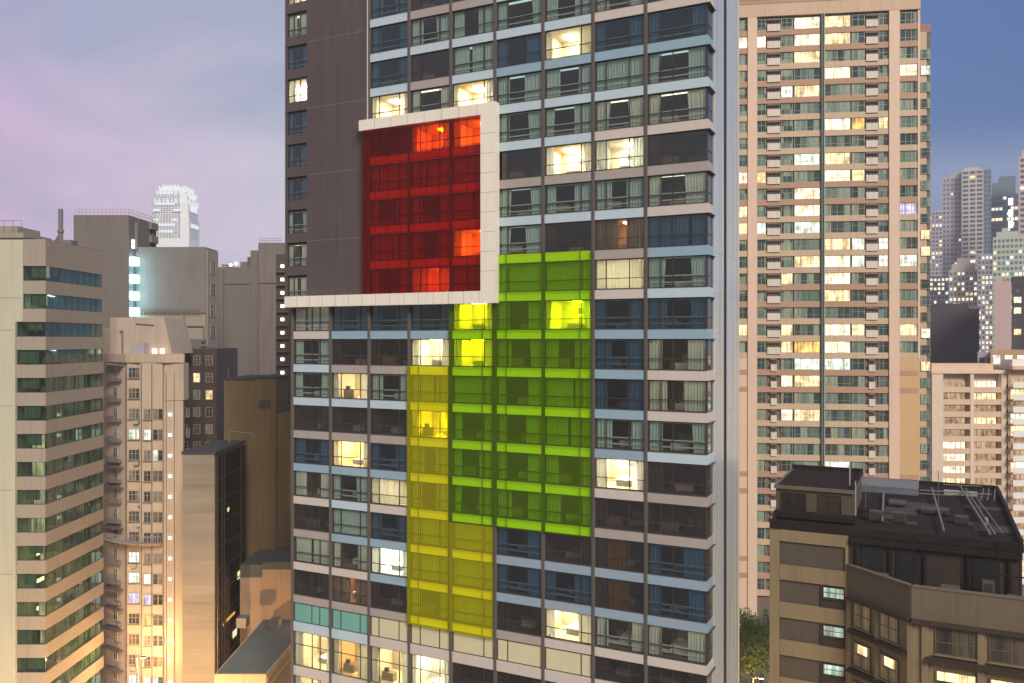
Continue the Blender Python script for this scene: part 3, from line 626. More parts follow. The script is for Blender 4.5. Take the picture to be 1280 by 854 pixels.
for i in range(nfl):
    zc = Z(466+25.6*i, D2)-.75
    if zc < 1: break
    def put_w(me, x, y, j, rz=0):
        lm_ = lits.get((i, j)); mats = None
        if lm_: mats = [me.materials[0], lm_]+list(me.materials)[2:]
        part('lit_window' if lm_ else 'window', me, tw, mats, (x,y,zc), rz)
    put_w(wa, q(161), -.10, 0)
    if i >= 2: put_w(wb, q(180,-.7), -.80, 1); put_w(wc, q(191.5,-.7), -.80, 2); put_w(wc, q(198,-.7), -.80, 3)
    if i >= 0: put_w(wb, q(141.5,2.1), 2.05, 4, flat_ang)
    if i >= 2: put_w(we, q(231,1.6)+.08, 2.2, 5, RAD(90))
    # slab edge, stained awning and laundry bars on the recessed side
    if rt.random() < .7:
        m = MB(); m.obox((q(134,3)+.1,2.85),(q(156,.6)-.1,.55),.03,.75+.5*rt.random(),zc+1.75,zc+1.83)
        part('awning', m, tw, [M('awning_metal', (.12,.10,.11), .6, .2, .6, .2) if 'awning_metal' not in bpy.data.materials else bpy.data.materials['awning_metal']])
    m = MB(); m.obox((q(137,3),2.5),(q(152,.9),1.0),.04,.55,zc-.5,zc-.12); m.obox((q(140,3),2.2),(q(147,1.4),1.5),.56,.60,zc-.5,zc+.35)
    part('window_cage', m, tw, [steel])
    if rt.random() < .5:
        m = MB(); x = q(163+12*rt.random()); m.box(x,x+.7,-.55,-.02,zc-.62,zc-.14); part('air_conditioner', m, tw, [alu])
    if i >= 2:
        m = MB(); x = q(212.5,-.4); m.box(x-.17,x+.17,-.55,-.32,zc+.45,zc+.85); part('stairwell_lamp', m, tw, [tube_w])
m = MB()
for px_, yy in ((177,-.75),(190,-.78),(204,-.45)):
    m.tube((q(px_,yy),yy-.05,2),(q(px_,yy),yy-.05,zroof-1.3),.07,5)
for px_, yy in ((157.2,.35),(208,-.4),(218,-.4)): m.tube((q(px_,yy),yy-.05,2),(q(px_,yy),yy-.05,zroof-2.5),.05,5)
part('drain_pipe', m, tw, [grey_m])
# the long railed balcony half way up
zb = Z(678, D2); path_ = [(q(133,3),3),(q(157,.6),.6),(q(178,-.7),-.7),(q(205,-.4),-.5)]
m = MB()
for a, b in zip(path_, path_[1:]):
    m.obox(a,b,.02,1.35,zb,zb+.16); m.obox(a,b,1.3,1.36,zb+1.15,zb+1.22)
    l = math.dist(a,b); nb = int(l/.32); dx, dy = (b[0]-a[0])/l, (b[1]-a[1])/l
    for j in range(nb+1):
        u = l*j/nb; x, y = a[0]+dx*u+dy*1.33, a[1]+dy*u-dx*1.33; m.tube((x,y,zb+.15),(x,y,zb+1.2),.035,4)
part('balcony', m, tw, [M('balcony_grey', (.30,.25,.25), .7, .12, .6, .2)])

# ---------------------------------------------------------------- plain blocks behind
def block(name, label, cat, x0, x1, yt, D, depth, mat, roofmat=None, parapet=.0):
    xa_, xb_ = X(x0, D), X(x1, D); t = thing(name, label, cat, (xa_, D, 0)); h = Z(yt, D)
    m = MB(); m.box(0, xb_-xa_, 0, depth, 0, h); part('wall', m, t, [mat])
    m = MB(); m.box(.25, xb_-xa_-.25, .25, depth-.25, h+.002, h+.05); part('roof', m, t, [roofmat or roof_g])
    return t, xb_-xa_, h
t, w_, h = block('grey_block', 'tall windowless grey block with a railed roof and bright side lamps', 'apartment block', 92, 161, 269, 136, 10.5, grey_m)
m = railing(.1, w_-.1, .2, h, 1.0, 14); m2 = railing(.2, 10.3, w_-.1, h, 1.0, 10, 'y'); n0 = len(m.v); m.v += m2.v; m.f += [tuple(i+n0 for i in f_) for f_ in m2.f]; m.m += m2.m
part('roof_railing', m, t, [M('pink_rail', (.42,.28,.30), .5, .1, 1, 0)])  # pinkish base colour for the rail
m = MB()
for z in (Z(283,140), Z(300,140), Z(340,140)): m.box(w_, w_+.5, 7.5, 10.2, z, z+1.2)
for y in (3.2, 8.8): m.tube((w_+.1,y,20),(w_+.1,y,h),.09,5)
m.box(w_, w_+.35, 2.2, 2.5, Z(312,138), Z(262,138)-2)
part('side_ledge', m, t, [grey_d])
for yp in (327, 349, 370, 390):
    m = MB(); z = Z(yp, 137); m.box(w_+.002, w_+.95, .3, 1.6, z-.65, z+.65); part('bulkhead_lamp', m, t, [bpy.data.materials.get('cyan_lamp') or emit('cyan_lamp', (.40,.88,1), 11)])
m = MB()
for yp in (302, 308): z = Z(yp, 137); m.box(w_+.002, w_+.3, 1.0, 1.5, z-.3, z+.3)
part('bulkhead_lamp', m, t, [tube_w])
t, w_, h = block('grey_slab', 'square grey slab lit cyan by the lamps beside it, on a beige base', 'apartment block', 163, 257, 309, 138.6, 5.6, grey_d)
m = MB(); m.box(-.1, w_+.05, -.2, -.002, Z(392,138.6), Z(390,138.6)); 
for j in range(24): x = w_*(.15+.8*j/24); m.box(x, x+.12, -.35, -.2, Z(394,138.6), Z(386,138.6))
part('ledge', m, t, [grey_m])
m = MB(); m.box(-.2, w_+.03, -.12, -.004, 0, Z(393,138.6)); part('base_wall', m, t, [conc_beige])
m = MB(); m.box(w_+.003, w_+.2, .3, 5.4, 0, h-.3); part('side_wall', m, t, [conc_beige])
wg = small_win(2.4, 2.0, 2, .6)
for j in range(6): part('window', wg, t, None, (w_+.26, 1.6, h-4.2-j*3.6), RAD(90))
m = MB(); m.tube((w_*.72,-.25,20),(w_*.72,-.25,Z(395,138.6)),.14,6); m.tube((w_*.35,-.25,Z(408,138.6)),(w_*.98,-.25,Z(408,138.6)),.12,6); m.tube((w_*.98,-.25,20),(w_*.98,-.25,Z(408,138.6)),.12,6)
part('drain_pipe', m, t, [grey_m])
# dark glass tower between
t, w_, h = block('dark_tower', 'dark brown glazed tower behind the apartment tower, pipes on its roof', 'apartment tower', 206, 271, 436, 132, 10, M('dark_brown_tile', (.065,.05,.042), .5, .2, .3, .3))
wd_ = small_win(1.1, 1.5, 2, .6); rr = random.Random(3)
for i in range(18):
    for j in range(4):
        lm_ = (i == 2 and j == 3) or rr.random() < .05
        part('lit_window' if lm_ else 'window', wd_, t, [alu, lit_y] if lm_ else None, (.6+j*1.95, -.1, h-2.6-i*2.7))
m = MB()
for (a, b, c, d) in ((222,428,268,434),(224,424,256,426)): m.tube((X(a,133)-X(206,132),1,Z(b,133)),(X(c,133)-X(206,132),1,Z(d,133)),.22,6)
for a, b in ((228,426),(250,424),(262,420),(268,428)): m.tube((X(a,133)-X(206,132),1,h),(X(a,133)-X(206,132),1,Z(b,133)),.2,6)
m.box(X(240,133)-X(206,132), X(252,133)-X(206,132), .8, 3, h, h+1.4)
part('roof_pipe', m, t, [steel])
# concrete slab with the dark glass flank
DC = 105.0; xa_ = X(228, DC)
t = thing('slab_tower', 'slim tower of streaked board-marked concrete with a dark glass flank', 'office tower', (xa_, DC, 0)); w_ = X(268,DC)-xa_; h = Z(568, DC); dl = 11.6
m = MB(); m.box(0, w_, 0, dl, 0, h); part('wall', m, t, [streaky('board_marked_concrete', ((.15,.125,.095), (.29,.245,.185), (.21,.185,.15)), ((.05,.05,.45), (.03,.03,2.2)), .8, 0)])
m = MB()
for i in range(14): z = h-1.5-i*2.9; m.box(.05, w_-.05, -.012, -.002, z, z+.03)
part('wall_joint', m, t, [grey_m])
m = MB(); m.box(-.1, w_+.2, -.1, dl+.1, h+.002, h+.35); part('roof', m, t, [black_m])
m = MB(); m.tube((3.2,8,h+.3),(3.2,8,h+2),.1,6); m.tube((6,9,h+.3),(6,9,h+1.6),.1,6); m.tube((3.2,8,h+2),(6,9,h+1.6),.08,6); part('roof_pipe', m, t, [steel])
fg = glass('flank_glass', (.45,.38,.28), .08, .08, graze=.25); ff = M('flank_frame', (.035,.03,.025), .4, .1, 1, 0)
m = MB(); m.box(w_+.002, w_+.06, .05, dl-.05, 0, h-.2, 0); part('flank_backing', m, t, [M('flank_dark', (.16,.11,.06), .7, .4, .5, 0)])
m = MB()
for j in range(5): y = .1+(dl-.3)*[0,.14,.22,.80,1][j]; m.box(w_+.30, w_+.42, y, y+.14, 0, h-.1)
for i in range(15): z = h-.3-i*2.9; m.box(w_+.28, w_+.36, .25, dl-.2, z, z+.12)
part('flank_mullions', m, t, [ff])
m = MB(); m.box(w_+.24, w_+.26, .25, dl-.2, 0, h-.2); part('flank_glazing', m, t, [fg])
for (y, z, dy, dz, mt) in ((8.6,Z(729,112),1.5,1.0,tube_c),(6.6,Z(797,112),1.6,.9,tube_c),(4.2,Z(778,109),3.2,.35,tube_y),(2.4,Z(782,108),1.2,.25,tube_y),(4.6,Z(641,109),.5,.5,tube_c)):
    m = MB(); m.box(w_+.08, w_+.14, y, y+dy, z, z+dz); part('room_lamp', m, t, [mt])
# tall grey tower with a stepped top
DG = 160.0
t = thing('stepped_tower', 'plain grey tower with a stepped blank top behind the hotel', 'apartment tower', (X(272,DG), DG, 0))
def g(px): return X(px,DG)-X(272,DG)
m = MB(); m.box(0,g(313),0,14,0,Z(334,DG)); m.box(g(313)+.01,g(324),.0,14,0,Z(313,DG)); m.box(g(324)+.01,g(362),-.6,14,0,Z(304,DG))
m.box(g(296),g(313)-.01,2,10,Z(334,DG),Z(326,DG)); m.box(g(305),g(313)-.01,2,10,Z(326,DG),Z(320,DG)); m.box(g(275),g(283),1,4,Z(334,DG),Z(330,DG))
m.box(g(272),g(280),-.4,-.002,0,Z(337,DG))
part('wall', m, t, [grey_m])
m = MB(); m.box(g(281),g(313),-.05,-.01,Z(356,DG),Z(355,DG)); m.box(g(325),g(362),-.66,-.61,Z(355,DG),Z(354,DG)); part('wall_joint', m, t, [black_m])
part('roof_railing', railing(g(325), g(352), -.3, Z(304,DG), .9, 8), t, [steel])
for (x_, y_) in ((276,336),(284,333),(291,331),(318,318)):
    m = MB(); m.box(g(x_),g(x_)+.5,1.0,1.4,Z(y_,DG)+.1,Z(y_,DG)+.6); part('roof_lamp', m, t, [tube_w])
# service block with the string of lamps beside the hotel
DS = 128.0
t = thing('stair_tower', 'dark narrow stair tower with a vertical string of white lamps', 'stair tower', (X(345,DS), DS, 0)); w_ = X(362,DS)-X(345,DS)
m = MB(); m.box(0,w_,0,6,0,Z(318,DS)); part('wall', m, t, [M('dark_stair_wall', (.09,.075,.065), .8, .2, .3, .3)])
for i in range(12):
    z = Z(333+16.6*i, DS); m = MB(); x = X(353.3,DS)-X(345,DS); m.box(x-.24,x+.24,-.25,-.01,z-.24,z+.24); part('stairwell_lamp', m, t, [tube_w])
    m = MB(); m.box(.1,w_-.1,-.5,-.003,z-.95,z-.8); part('landing', m, t, [grey_m])
# brown wall building with its lower neighbours
DB = 122.0
t = thing('brown_block', 'blank brown rendered block with stained walls beside the hotel', 'apartment block', (X(280,DB), DB, 0))
def g(px): return X(px,DB)-X(280,DB)
m = MB(); m.box(0,g(321),0,12,0,Z(475,DB)); m.box(g(321)+.01,g(347),-.9,12,0,Z(473,DB)); m.box(g(347)+.02,g(372),-.4,12,0,Z(517,DB)); part('wall', m, t, [brown_m])
m = MB(); m.box(-.1,g(321)+.0,-.12,12,Z(475,DB)+.003,Z(473,DB)); m.box(g(321)+.02,g(347)+.1,-1.02,12,Z(473,DB)+.003,Z(471,DB)); part('roof', m, t, [black_m])
m = MB(); m.tube((g(284),.5,Z(474,DB)),(g(284),.5,Z(462,DB)),.06,5); m.tube((g(330),.5,Z(472,DB)),(g(330),.5,Z(467,DB)),.06,5); part('antenna', m, t, [steel])
m = MB(); x = g(324); m.box(x,g(342),-.98,-.902,Z(512,DB),Z(498,DB),0); m.box(x+.3,g(341),-1.06,-.982,Z(510,DB),Z(500,DB),1); part('louvre_window', m, t, [brown_m, M('louvre_dark', (.05,.045,.04), .6, .2, 2, 0)])
DL = 112.0
t = thing('salmon_block', 'low salmon rendered block under the brown wall, dark flat roof', 'apartment block', (X(300,DL), DL, 0))
def g(px): return X(px,DL)-X(300,DL)
m = MB(); m.box(0,g(328),0,8,0,Z(722,DL)); m.box(g(328)+.01,g(372),-.02,8,0,Z(712,DL)); part('wall', m, t, [salmon])
m = MB(); m.box(0,g(328),.01,8,Z(722,DL)+.003,Z(706,DL)); m.box(g(328)+.02,g(372),.0,8,Z(712,DL)+.003,Z(703,DL)); part('roof', m, t, [M('dark_slate_roof', (.07,.075,.07), .8, .2, .3, .2)])
DP = 92.0
t = thing('podium_block', 'low podium with a grey green flat roof at the foot of the slab tower', 'podium', (X(268,DP), DP, 0))
def g(px, D=DP): return X(px,D)-X(268,DP)
hz = Z(843, DP)
m = MB(); pl = [(0,0),(g(333),0),(g(372,DP+11),11),(g(372,DP+18),18),(0,18)]; m.prism(pl, 0, hz); part('wall', m, t, [M('warm_podium_wall', (.46,.34,.20), .8, .15, .3, .35)])
m = MB(); m.prism([(.2,.2),(g(333)-.2,.2),(g(372,DP+11)-.3,11),(g(372,DP+18)-.3,17.8),(.2,17.8)], hz+.002, hz+.06); part('roof', m, t, [roof_g])
for a_, b_, h_ in ((300,312,1.3),(340,352,1.0)):
    m = MB(); m.box(g(a_,DP+16),g(b_,DP+16),14.5,16,hz+.06,hz+h_); part('air_handler', m, t, [steel])
m = MB(); pa_, pb_ = (g(333),0), (g(372,DP+11),11)
m.obox((pa_[0]+.05,pa_[1]+.15), (pb_[0]-.05,pb_[1]-.15), .005, .12, hz-.75, hz-.3); m.obox((pa_[0]+.05,pa_[1]+.15), (pb_[0]-.05,pb_[1]-.15), .005, .2, hz-1.6, hz-1.35)
part('fascia', m, t, [M('warm_tile_fascia', (.50,.32,.10), .5, .25, 3, 0)])

# ---------------------------------------------------------------- pink residential tower
Kf = Frame(X(923,147), 147, -7.6)
pk = thing('residential_tower', 'pink residential tower with green windows and a central pipe, many flats lit', 'apartment tower', Kf.loc(), Kf.r)
kp = M('pink_tile', (.535,.385,.272), .65, .08, .15, .28); kp2 = M('pale_pink_tile', (.65,.47,.365), .6, .06, .15, .10); kb = M('terracotta_band', (.42,.255,.17), .7, .07, .2, .12)
ko = M('tan_tile', (.55,.36,.19), .7, .06, .15, .12); kr = M('maroon_tile', (.34,.17,.14), .7, .1, .2, .15); kw = M('ac_ledge_white', (.62,.55,.48), .7, .08, .4, .3); kg = M('green_grey_metal', (.13,.17,.15), .5, .1, .5, .2)
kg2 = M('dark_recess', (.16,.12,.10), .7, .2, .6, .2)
s_ = lambda px, yo=0: Kf.s(px, yo)
sR = s_(1150); PH = 21.2/F*Kf.dep(s_(955)); zt_ = Kf.z(31, s_(955)); nfl = 34
zc_ = [zt_-PH*i for i in range(nfl)]; hw, hb = 1.98, PH-1.98
ztop_ = zc_[0]+hw/2+.35
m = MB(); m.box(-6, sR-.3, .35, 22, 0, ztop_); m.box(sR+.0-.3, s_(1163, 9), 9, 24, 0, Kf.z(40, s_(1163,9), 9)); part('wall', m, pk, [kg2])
m = MB(); m.box(-6, sR, -.3, 20, ztop_, ztop_+2.2, 0); m.box(-6, sR+.05, -.36, 20.1, ztop_+2.2, ztop_+2.7, 1); m.box(-5, s_(1120), 1.5, 18, ztop_+2.7, ztop_+9, 2); part('roof_cornice', m, pk, [kp, kb, kr])
m = MB(); x0_, x1_ = s_(1148,9)-1, s_(1163,9); zz = Kf.z(40, x1_, 9); m.box(x0_, x1_+.1, 8.9, 24, zz-.01+.02, zz+1.4, 0); m.box(x0_, x1_-.7, 8.8, 8.99, 0, zz, 1); part('side_wing', m, pk, [kr, kp])
lowcut = 19
band_dark = {0,1,3,4,9,10,15,16,20,21,26,27,31,32}
m = MB()
for i, z in enumerate(zc_):
    z1 = z-hw/2; z0 = z1-hb
    m = MB(); mi = 1 if i in band_dark else 0
    if i <= lowcut: m.box(-6, sR-.02, -.05, .4, z0, z1, mi)
    else: m.box(s_(946)+.02, s_(1111)-.02, -.05, .4, z0, z1, mi)
    part('spandrel_band', m, pk, [kp, kb])
# pilasters
zl = zc_[lowcut]-hw/2-hb
for a, b in ((934.5,946),(1111,1124)):
    m = MB(); m.box(s_(a), s_(b), -.25, .4, 0, ztop_-.0); part('pilaster', m, pk, [kp2])
m = MB(); m.box(s_(1147), sR, -.12, .4, zl, ztop_); part('pilaster', m, pk, [kp2])
m = MB(); m.box(-6, s_(934.5)-.02, -.06, .4, 0, zl-.01, 0)
part('blank_wall', m, pk, [kp2, ko, kb])
m = MB(); m.box(s_(1124)+.02, sR, -.06, .4, 0, zl-.01, 1)
part('blank_wall', m, pk, [kp2, ko, kb])
for i in (20,21,26,27,31,32):
    z1 = zc_[i]-hw/2
    for xa_, xb_ in ((s_(1124)+.1, sR-.3), (-6, s_(934.5)-.05)):
        m = MB(); m.box(xa_, xb_, -.10, -.062, z1-.9, z1-.05); part('wall_band', m, pk, [kb])
m = MB(); xm0, xm1 = s_(1025.5), s_(1030.5); m.box(xm0, xm1, -.15, .36, 0, ztop_-.1, 1); m.tube(((xm0+xm1)/2-.15,-.3,0),((xm0+xm1)/2-.15,-.3,ztop_),.14,6,0); m.tube(((xm0+xm1)/2+.25,-.28,0),((xm0+xm1)/2+.25,-.28,ztop_),.1,6,2)
part('drain_pipe', m, pk, [kg, kg, alu])
specs = {'a':(923,934.3,2),'b':(946.3,957.5,2),'c':(976.5,991,2),'d':(993,1025,4),'e':(1031,1063,4),'f':(1065,1081,2),'g':(1098.5,1110.5,2),'h':(1125,1146.5,3)}
KM = {}
kfr = M('green_window_frame', (.34,.38,.33), .4, .08, 1, 0, .2)
for key, (a, b, n) in specs.items():
    wd = s_(b)-s_(a); me = small_win(wd, hw, n, .32 if key in 'deh' else .6, kfr); me.materials[1] = pane_pk; KM[key] = (me, s_(a), wd)
litd = {'d':{0:lit_w,1:lit_w,2:lit_y,4:lit_y,8:lit_c,10:lit_w,11:lit_w,12:lit_c,14:lit_y,19:lit_o,20:lit_c,21:lit_y,23:lit_y},
        'e':{0:lit_y,1:lit_y,3:lit_w,6:lit_w,8:lit_y,9:lit_w,13:lit_y,14:lit_w,15:lit_w,16:lit_y,18:lit_w,19:lit_w,20:lit_c,26:lit_c},
        'a':{1:lit_w,9:lit_w,11:lit_y,12:lit_y,18:lit_y},'b':{1:lit_w,9:lit_y,12:lit_c},'c':{4:lit_c,18:lit_y,19:lit_y,21:lit_w,23:lit_w,15:lit_y},
        'f':{13:lit_c,14:lit_c,6:lit_o,9:lit_y,18:lit_y},'g':{6:lit_y,13:lit_c,14:lit_c},'h':{3:lit_w,14:lit_c,11:lit_b,18:lit_y,26:lit_c}}
stuffm = MB(); cnt = 0
def merge(dst, me, loc, mats):
    n0 = len(dst.v); dst.v += [(v.co.x+loc[0], v.co.y+loc[1], v.co.z+loc[2]) for v in me.vertices]
    for p in me.polygons: dst.f.append(tuple(n0+i for i in p.vertices)); dst.m.append(p.material_index)
for i, z in enumerate(zc_):
    for key, (me, x, wd) in KM.items():
        if key in 'ah' and i > lowcut: continue
        lm_ = litd[key].get(i); lc = (x, .12, z-hw/2)
        if lm_: part('lit_window', me, pk, [kfr, lm_], lc)
        elif key in 'deh' and cnt < 62 or key == 'f' and cnt < 100: part('window', me, pk, None, lc); cnt += 1
        else: merge(stuffm, me, lc, None)
    if i > lowcut:
        pass
    # air-conditioner ledges with their grilles
    for a, b in ((958.5,975.5),(1082,1097.5)):
        if i <= lowcut: x0_, x1_ = s_(a), s_(b)
        else: c_ = (s_(a)+s_(b))/2; x0_, x1_ = c_-.55, c_+.55
        m = MB(); m.box(x0_+.05, x1_-.05, -.25, .34, z-hw/2-.25, z-.05); m.box(x0_+.02, x1_-.02, -.05, .34, z+hw/2-.35, z+hw/2+.03, 1)
        for j in range(4): x = x0_+.2+(x1_-x0_-.4)*j/3; m.box(x-.04, x+.04, .1, .3, z-.04, z+hw/2-.36, 1)
        part('air_conditioner_ledge', m, pk, [kw, kg2])
part('window', stuffm, pk, [kfr, pane_pk], kind='stuff')
ww_ = s_(1163,9)-s_(1150,9)-1.2
me = small_win(1.6, 1.7, 1, .6, kfr); me.materials[1] = pane_pk
for i, z in enumerate(zc_):
    if i < 1: continue
    lm_ = {2:lit_c, 12:lit_y, 13:lit_y, 18:lit_w, 20:lit_y}.get(i)
    part('lit_bay_window' if lm_ else 'bay_window', me, pk, [kfr, lm_] if lm_ else None, (s_(1163,9)-1.75, 8.65, z-hw/2-.4))
# ---------------------------------------------------------------- low corner building at the lower right
Q = Frame(22.1, 72.0, -26.5)
cb = thing('corner_building', 'tan low-rise with a dark cluttered roof, a terrace and a chamfered window bay', 'apartment building', Q.loc(), Q.r)
ct = M('tan_render', (.225,.172,.10), .8, .16, .25, .35); cdk = M('brown_grey_panel', (.085,.068,.053), .75, .12, .3, .3); croof = M('dark_brown_roof', (.022,.016,.015), .9, .3, .5, .3, 0, .1)
ctrim = M('dark_cornice', (.045,.032,.026), .6, .15, .6, .1); cgrey = M('grey_tan_render', (.14,.108,.074), .8, .1, .25, .35)
S = Q.s; zr = 34.3; sL, sW = S(962), S(1060); sE = S(1278); BD = 27.0
m = MB(); m.box(sL+.1, sE, .14, BD, 0, zr-.5); part('wall', m, cb, [cdk])
m = MB(); m.box(sL, sE+.1, -.05, BD+.1, zr-.49, zr); m.box(sL, sE+.1, .0, .3, zr, zr+.18); m.box(sL, sL+.3, .31, BD, zr, zr+.18); m.box(sE-.2, sE+.1, .31, BD, zr, zr+.35); m.box(sL+.31, sE-.21, BD-.3, BD+.1, zr, zr+.35)
part('roof', m, cb, [croof])
m = MB(); m.box(sL, S(974), -.02, 3, 0, zr-.5); m.box(sL-.05, S(974)+.02, -.10, 3, zr-.50, zr-.495); 
m.box(S(1056.5), sW+.02, -.02, .3, 0, zr-.5)
ytop = [270, 390, 535, 680, 815]
zs_ = zr-.5; zb_ = [(zs_, zs_-1.0)]
for i in range(10): z1 = zs_-3.0-i*3.2; zb_.append((z1, z1-1.28))
for (a, b) in zb_: m.box(S(974)+.025, S(1056.5)-.005, -.03, .3, b, a)
part('tan_wall', m, cb, [ct])
m = MB(); m.box(S(1026), S(1028), -.01, .2, 0, zs_-3.0); part('wall_rib', m, cb, [ctrim])
wq = small_win(S(1055.5)-S(1028.5), .95, 1, .5, ctrim, sillm=ctrim); wq.materials[1] = litpane('lit_pale_cyan', (.70,1,1), .75)
for i in range(7):
    part('lit_window', wq, cb, None, (S(1028.5), .03, zs_-3.0-1.28-i*3.2-1.1))
    m = MB(); m.box(S(1028.5), S(1055.5), -.01, .13, zs_-3.0-1.28-i*3.2-1.88, zs_-3.0-1.28-i*3.2-1.19); part('window_apron', m, cb, [ctrim])
# stair house
s0, s1 = S(970,3), S(1066,3); zh1 = Q.z(606, s0, 3); zh0 = zr
m = MB(); m.box(s0, s1, 3, 13.5, zh0, zh1-.3); m.box(s0-.15, s1+.15, 2.8, 13.7, zh1-.29, zh1, 1); m.box(s0+.15, s1-.15, 3.1, 13.4, zh1+.002, zh1+.05, 2); m.box(s0-.1, s1+.1, 13.4, 13.65, zh1+.004, zh1+.4, 2); m.box(s1-.15, s1+.1, 3, 13.4, zh1+.004, zh1+.35, 2)
sh = part('stair_house', m, cb, [cdk, cgrey, croof])
for a, b in ((976,1008),(1022,1052)):
    me = small_win(S(b,3)-S(a,3), 1.7, 2, .6, ctrim); part('louvre_window', me, sh, None, (S(a,3), 2.97, zh0+.5))
m = MB(); m.tube((s1-.4,5,zr),(s1-.4,5,zh1+2.0),.06,6); m.tube((s1+.2,3.2,zr),(s1+.2,3.2,zh1+.8),.05,6); part('mast', m, sh, [alu])
m = MB(); m.box(s0-1.0+1.0, s1+.3, 1.6, 2.79, zr+.19, zr+.65); part('duct', m, cb, [croof])
# pipes, skylights and low walls over the dark roof
m = MB()
def line(x0, y0, x1, y1, r=.07, zz=.45, zz2=None): m.tube((x0,y0,zr+zz),(x1,y1,zr+(zz if zz2 is None else zz2)),r,6)
line(S(1165,18), 22, S(1180,1), 1.0, .09); line(S(1205,14), 24, S(1238,1), 1.2, .10); line(S(1212,14), 23, S(1244,1), 1.4, .07); line(S(1222,16), 18, S(1254,1.5), 2.0, .05)
line(S(1150,20), 20, S(1240,20), 20.5, .07); line(S(1100,18), 17.5, S(1190,18), 18.2, .06); line(S(1180,16), 22.5, S(1232,16), 23, .05, .8)
for x in (S(1225,20), S(1232,20), S(1240,20)): line(x, 17, x+.5, 24, .05)
line(S(1105,6), 3, S(1105,6)-.5, 16, .10)
part('roof_pipe', m, cb, [M('galvanised_pipe', (.20,.18,.17), .5, .15, 1, .1, .3)])
m = MB(); m.box(S(1068,20), S(1148,20), 19, 24.5, zr+.02, zr+.7, 0)
part('roof_plant', m, cb, [M('blue_grey_sheet', (.13,.14,.17), .45, .15, .5, .2)])
for a_, b_, ya_, yb_, hh_, mt_ in ((1180,1222,21,22.5,.3,alu),(1070,1104,8,14,.25,croof),(1232,1236,7,9,.3,alu)):
    m = MB(); m.box(S(a_,ya_), S(b_,ya_), ya_, yb_, zr+.02, zr+hh_); part('roof_plant', m, cb, [mt_])
for x_, y_, dx_, dy_, dz_ in ((3.0,15.5,1.6,1.2,1.3),(7.6,4.2,1.1,.8,.9),(9.4,4.4,1.1,.8,.9),(11.6,9.5,2.2,1.5,.5),(14.2,6.0,1.0,1.0,.7),(8.8,12.0,1.5,2.2,.35)):
    m = MB(); m.box(x_,x_+dx_,y_,y_+dy_,zr+.12,zr+dz_); m.box(x_+.1,x_+dx_-.1,y_-.03,y_-.002,zr+.2,zr+dz_-.1,1)
    for a in (x_+.05, x_+dx_-.17): m.box(a,a+.12,y_+.1,y_+dy_-.1,zr+.01,zr+.12,1)
    part('roof_unit', m, cb, [bpy.data.materials.get('dusty_unit') or M('dusty_unit', (.06,.052,.047), .6, .25, 1, .3), ctrim])
rc = random.Random(4)
for i in range(7):
    x_, y_ = 6.8+rc.random()*10, 3+rc.random()*14; m = MB(); m.box(x_, x_+1+rc.random()*3, y_, y_+.8+rc.random()*3, zr+.004+.001*i, zr+.02+.004*i); part('felt_patch', m, cb, [M('felt_patch', (.05,.042,.04), .9, .3, .6, .2) if i == 0 else bpy.data.materials['felt_patch']])
for x_, y_, h_ in ((7.0,9,2.6),(13.0,15,3.2),(16.2,10,2.2)):
    m = MB(); m.tube((x_,y_,zr),(x_,y_,zr+h_),.03,5)
    for q in range(4): m.tube((x_-.5+.08*q,y_,zr+h_-.1-.22*q),(x_+.5-.08*q,y_,zr+h_-.1-.22*q),.015,4)
    part('aerial', m, cb, [steel])
# chamfered bay
b0, b1, b2 = (sW-.02, 0), (11.04, -4.22), (24.0, -4.22)
zpar, zter, zcor = 31.35, 30.2, 29.0
m = MB(); m.prism([b0, b1, b2, (24.0, .13), (sW, .13)], 0, zter); part('bay_wall', m, cb, [ct])
m = MB()
for a, b in ((b0, b1), (b1, b2)): m.obox(a, b, -.22, .10, zcor, zpar); m.obox(a, b, -.30, .16, zpar+.002, zpar+.12)
part('parapet', m, cb, [cgrey])
m = MB(); m.prism([(sW+.5,-.1),(11.0,-3.9),(23.9,-3.9),(23.9,.1),(sW+.5,.1)], zter+.003, zter+.03); part('terrace', m, cb, [croof])
def ip(a, b, u): return (a[0]+(b[0]-a[0])*u, a[1]+(b[1]-a[1])*u)
L2 = math.dist(b1, b2); 
m = MB()
m.obox(ip(b0,b1,.04), ip(b0,b1,1.0), .0, .42, zcor-.30, zcor-.003); m.obox(ip(b1,b2,.0), ip(b1,b2,.95), .0, .42, zcor-.30, zcor-.003)
part('cornice', m, cb, [ctrim])
ang1 = math.atan2(b1[1]-b0[1], b1[0]-b0[0]); L1 = math.dist(b0, b1)
cream_blind = pane('blind_pane', [(.50,.38,.22), (.42,.32,.19), (.34,.26,.15)], .15, .5); dark_pane = pane('dim_pane', [(.06,.05,.035), (.10,.08,.05), (.04,.035,.03)])
wbig = 2.05
mb1 = small_win(1.85, 2.0, 2, .52, cgrey, sillm=ct); mb1.materials[1] = cream_blind
mb2 = small_win(2.75, 2.0, 2, .46, cgrey, sillm=ct); mb2.materials[1] = dark_pane
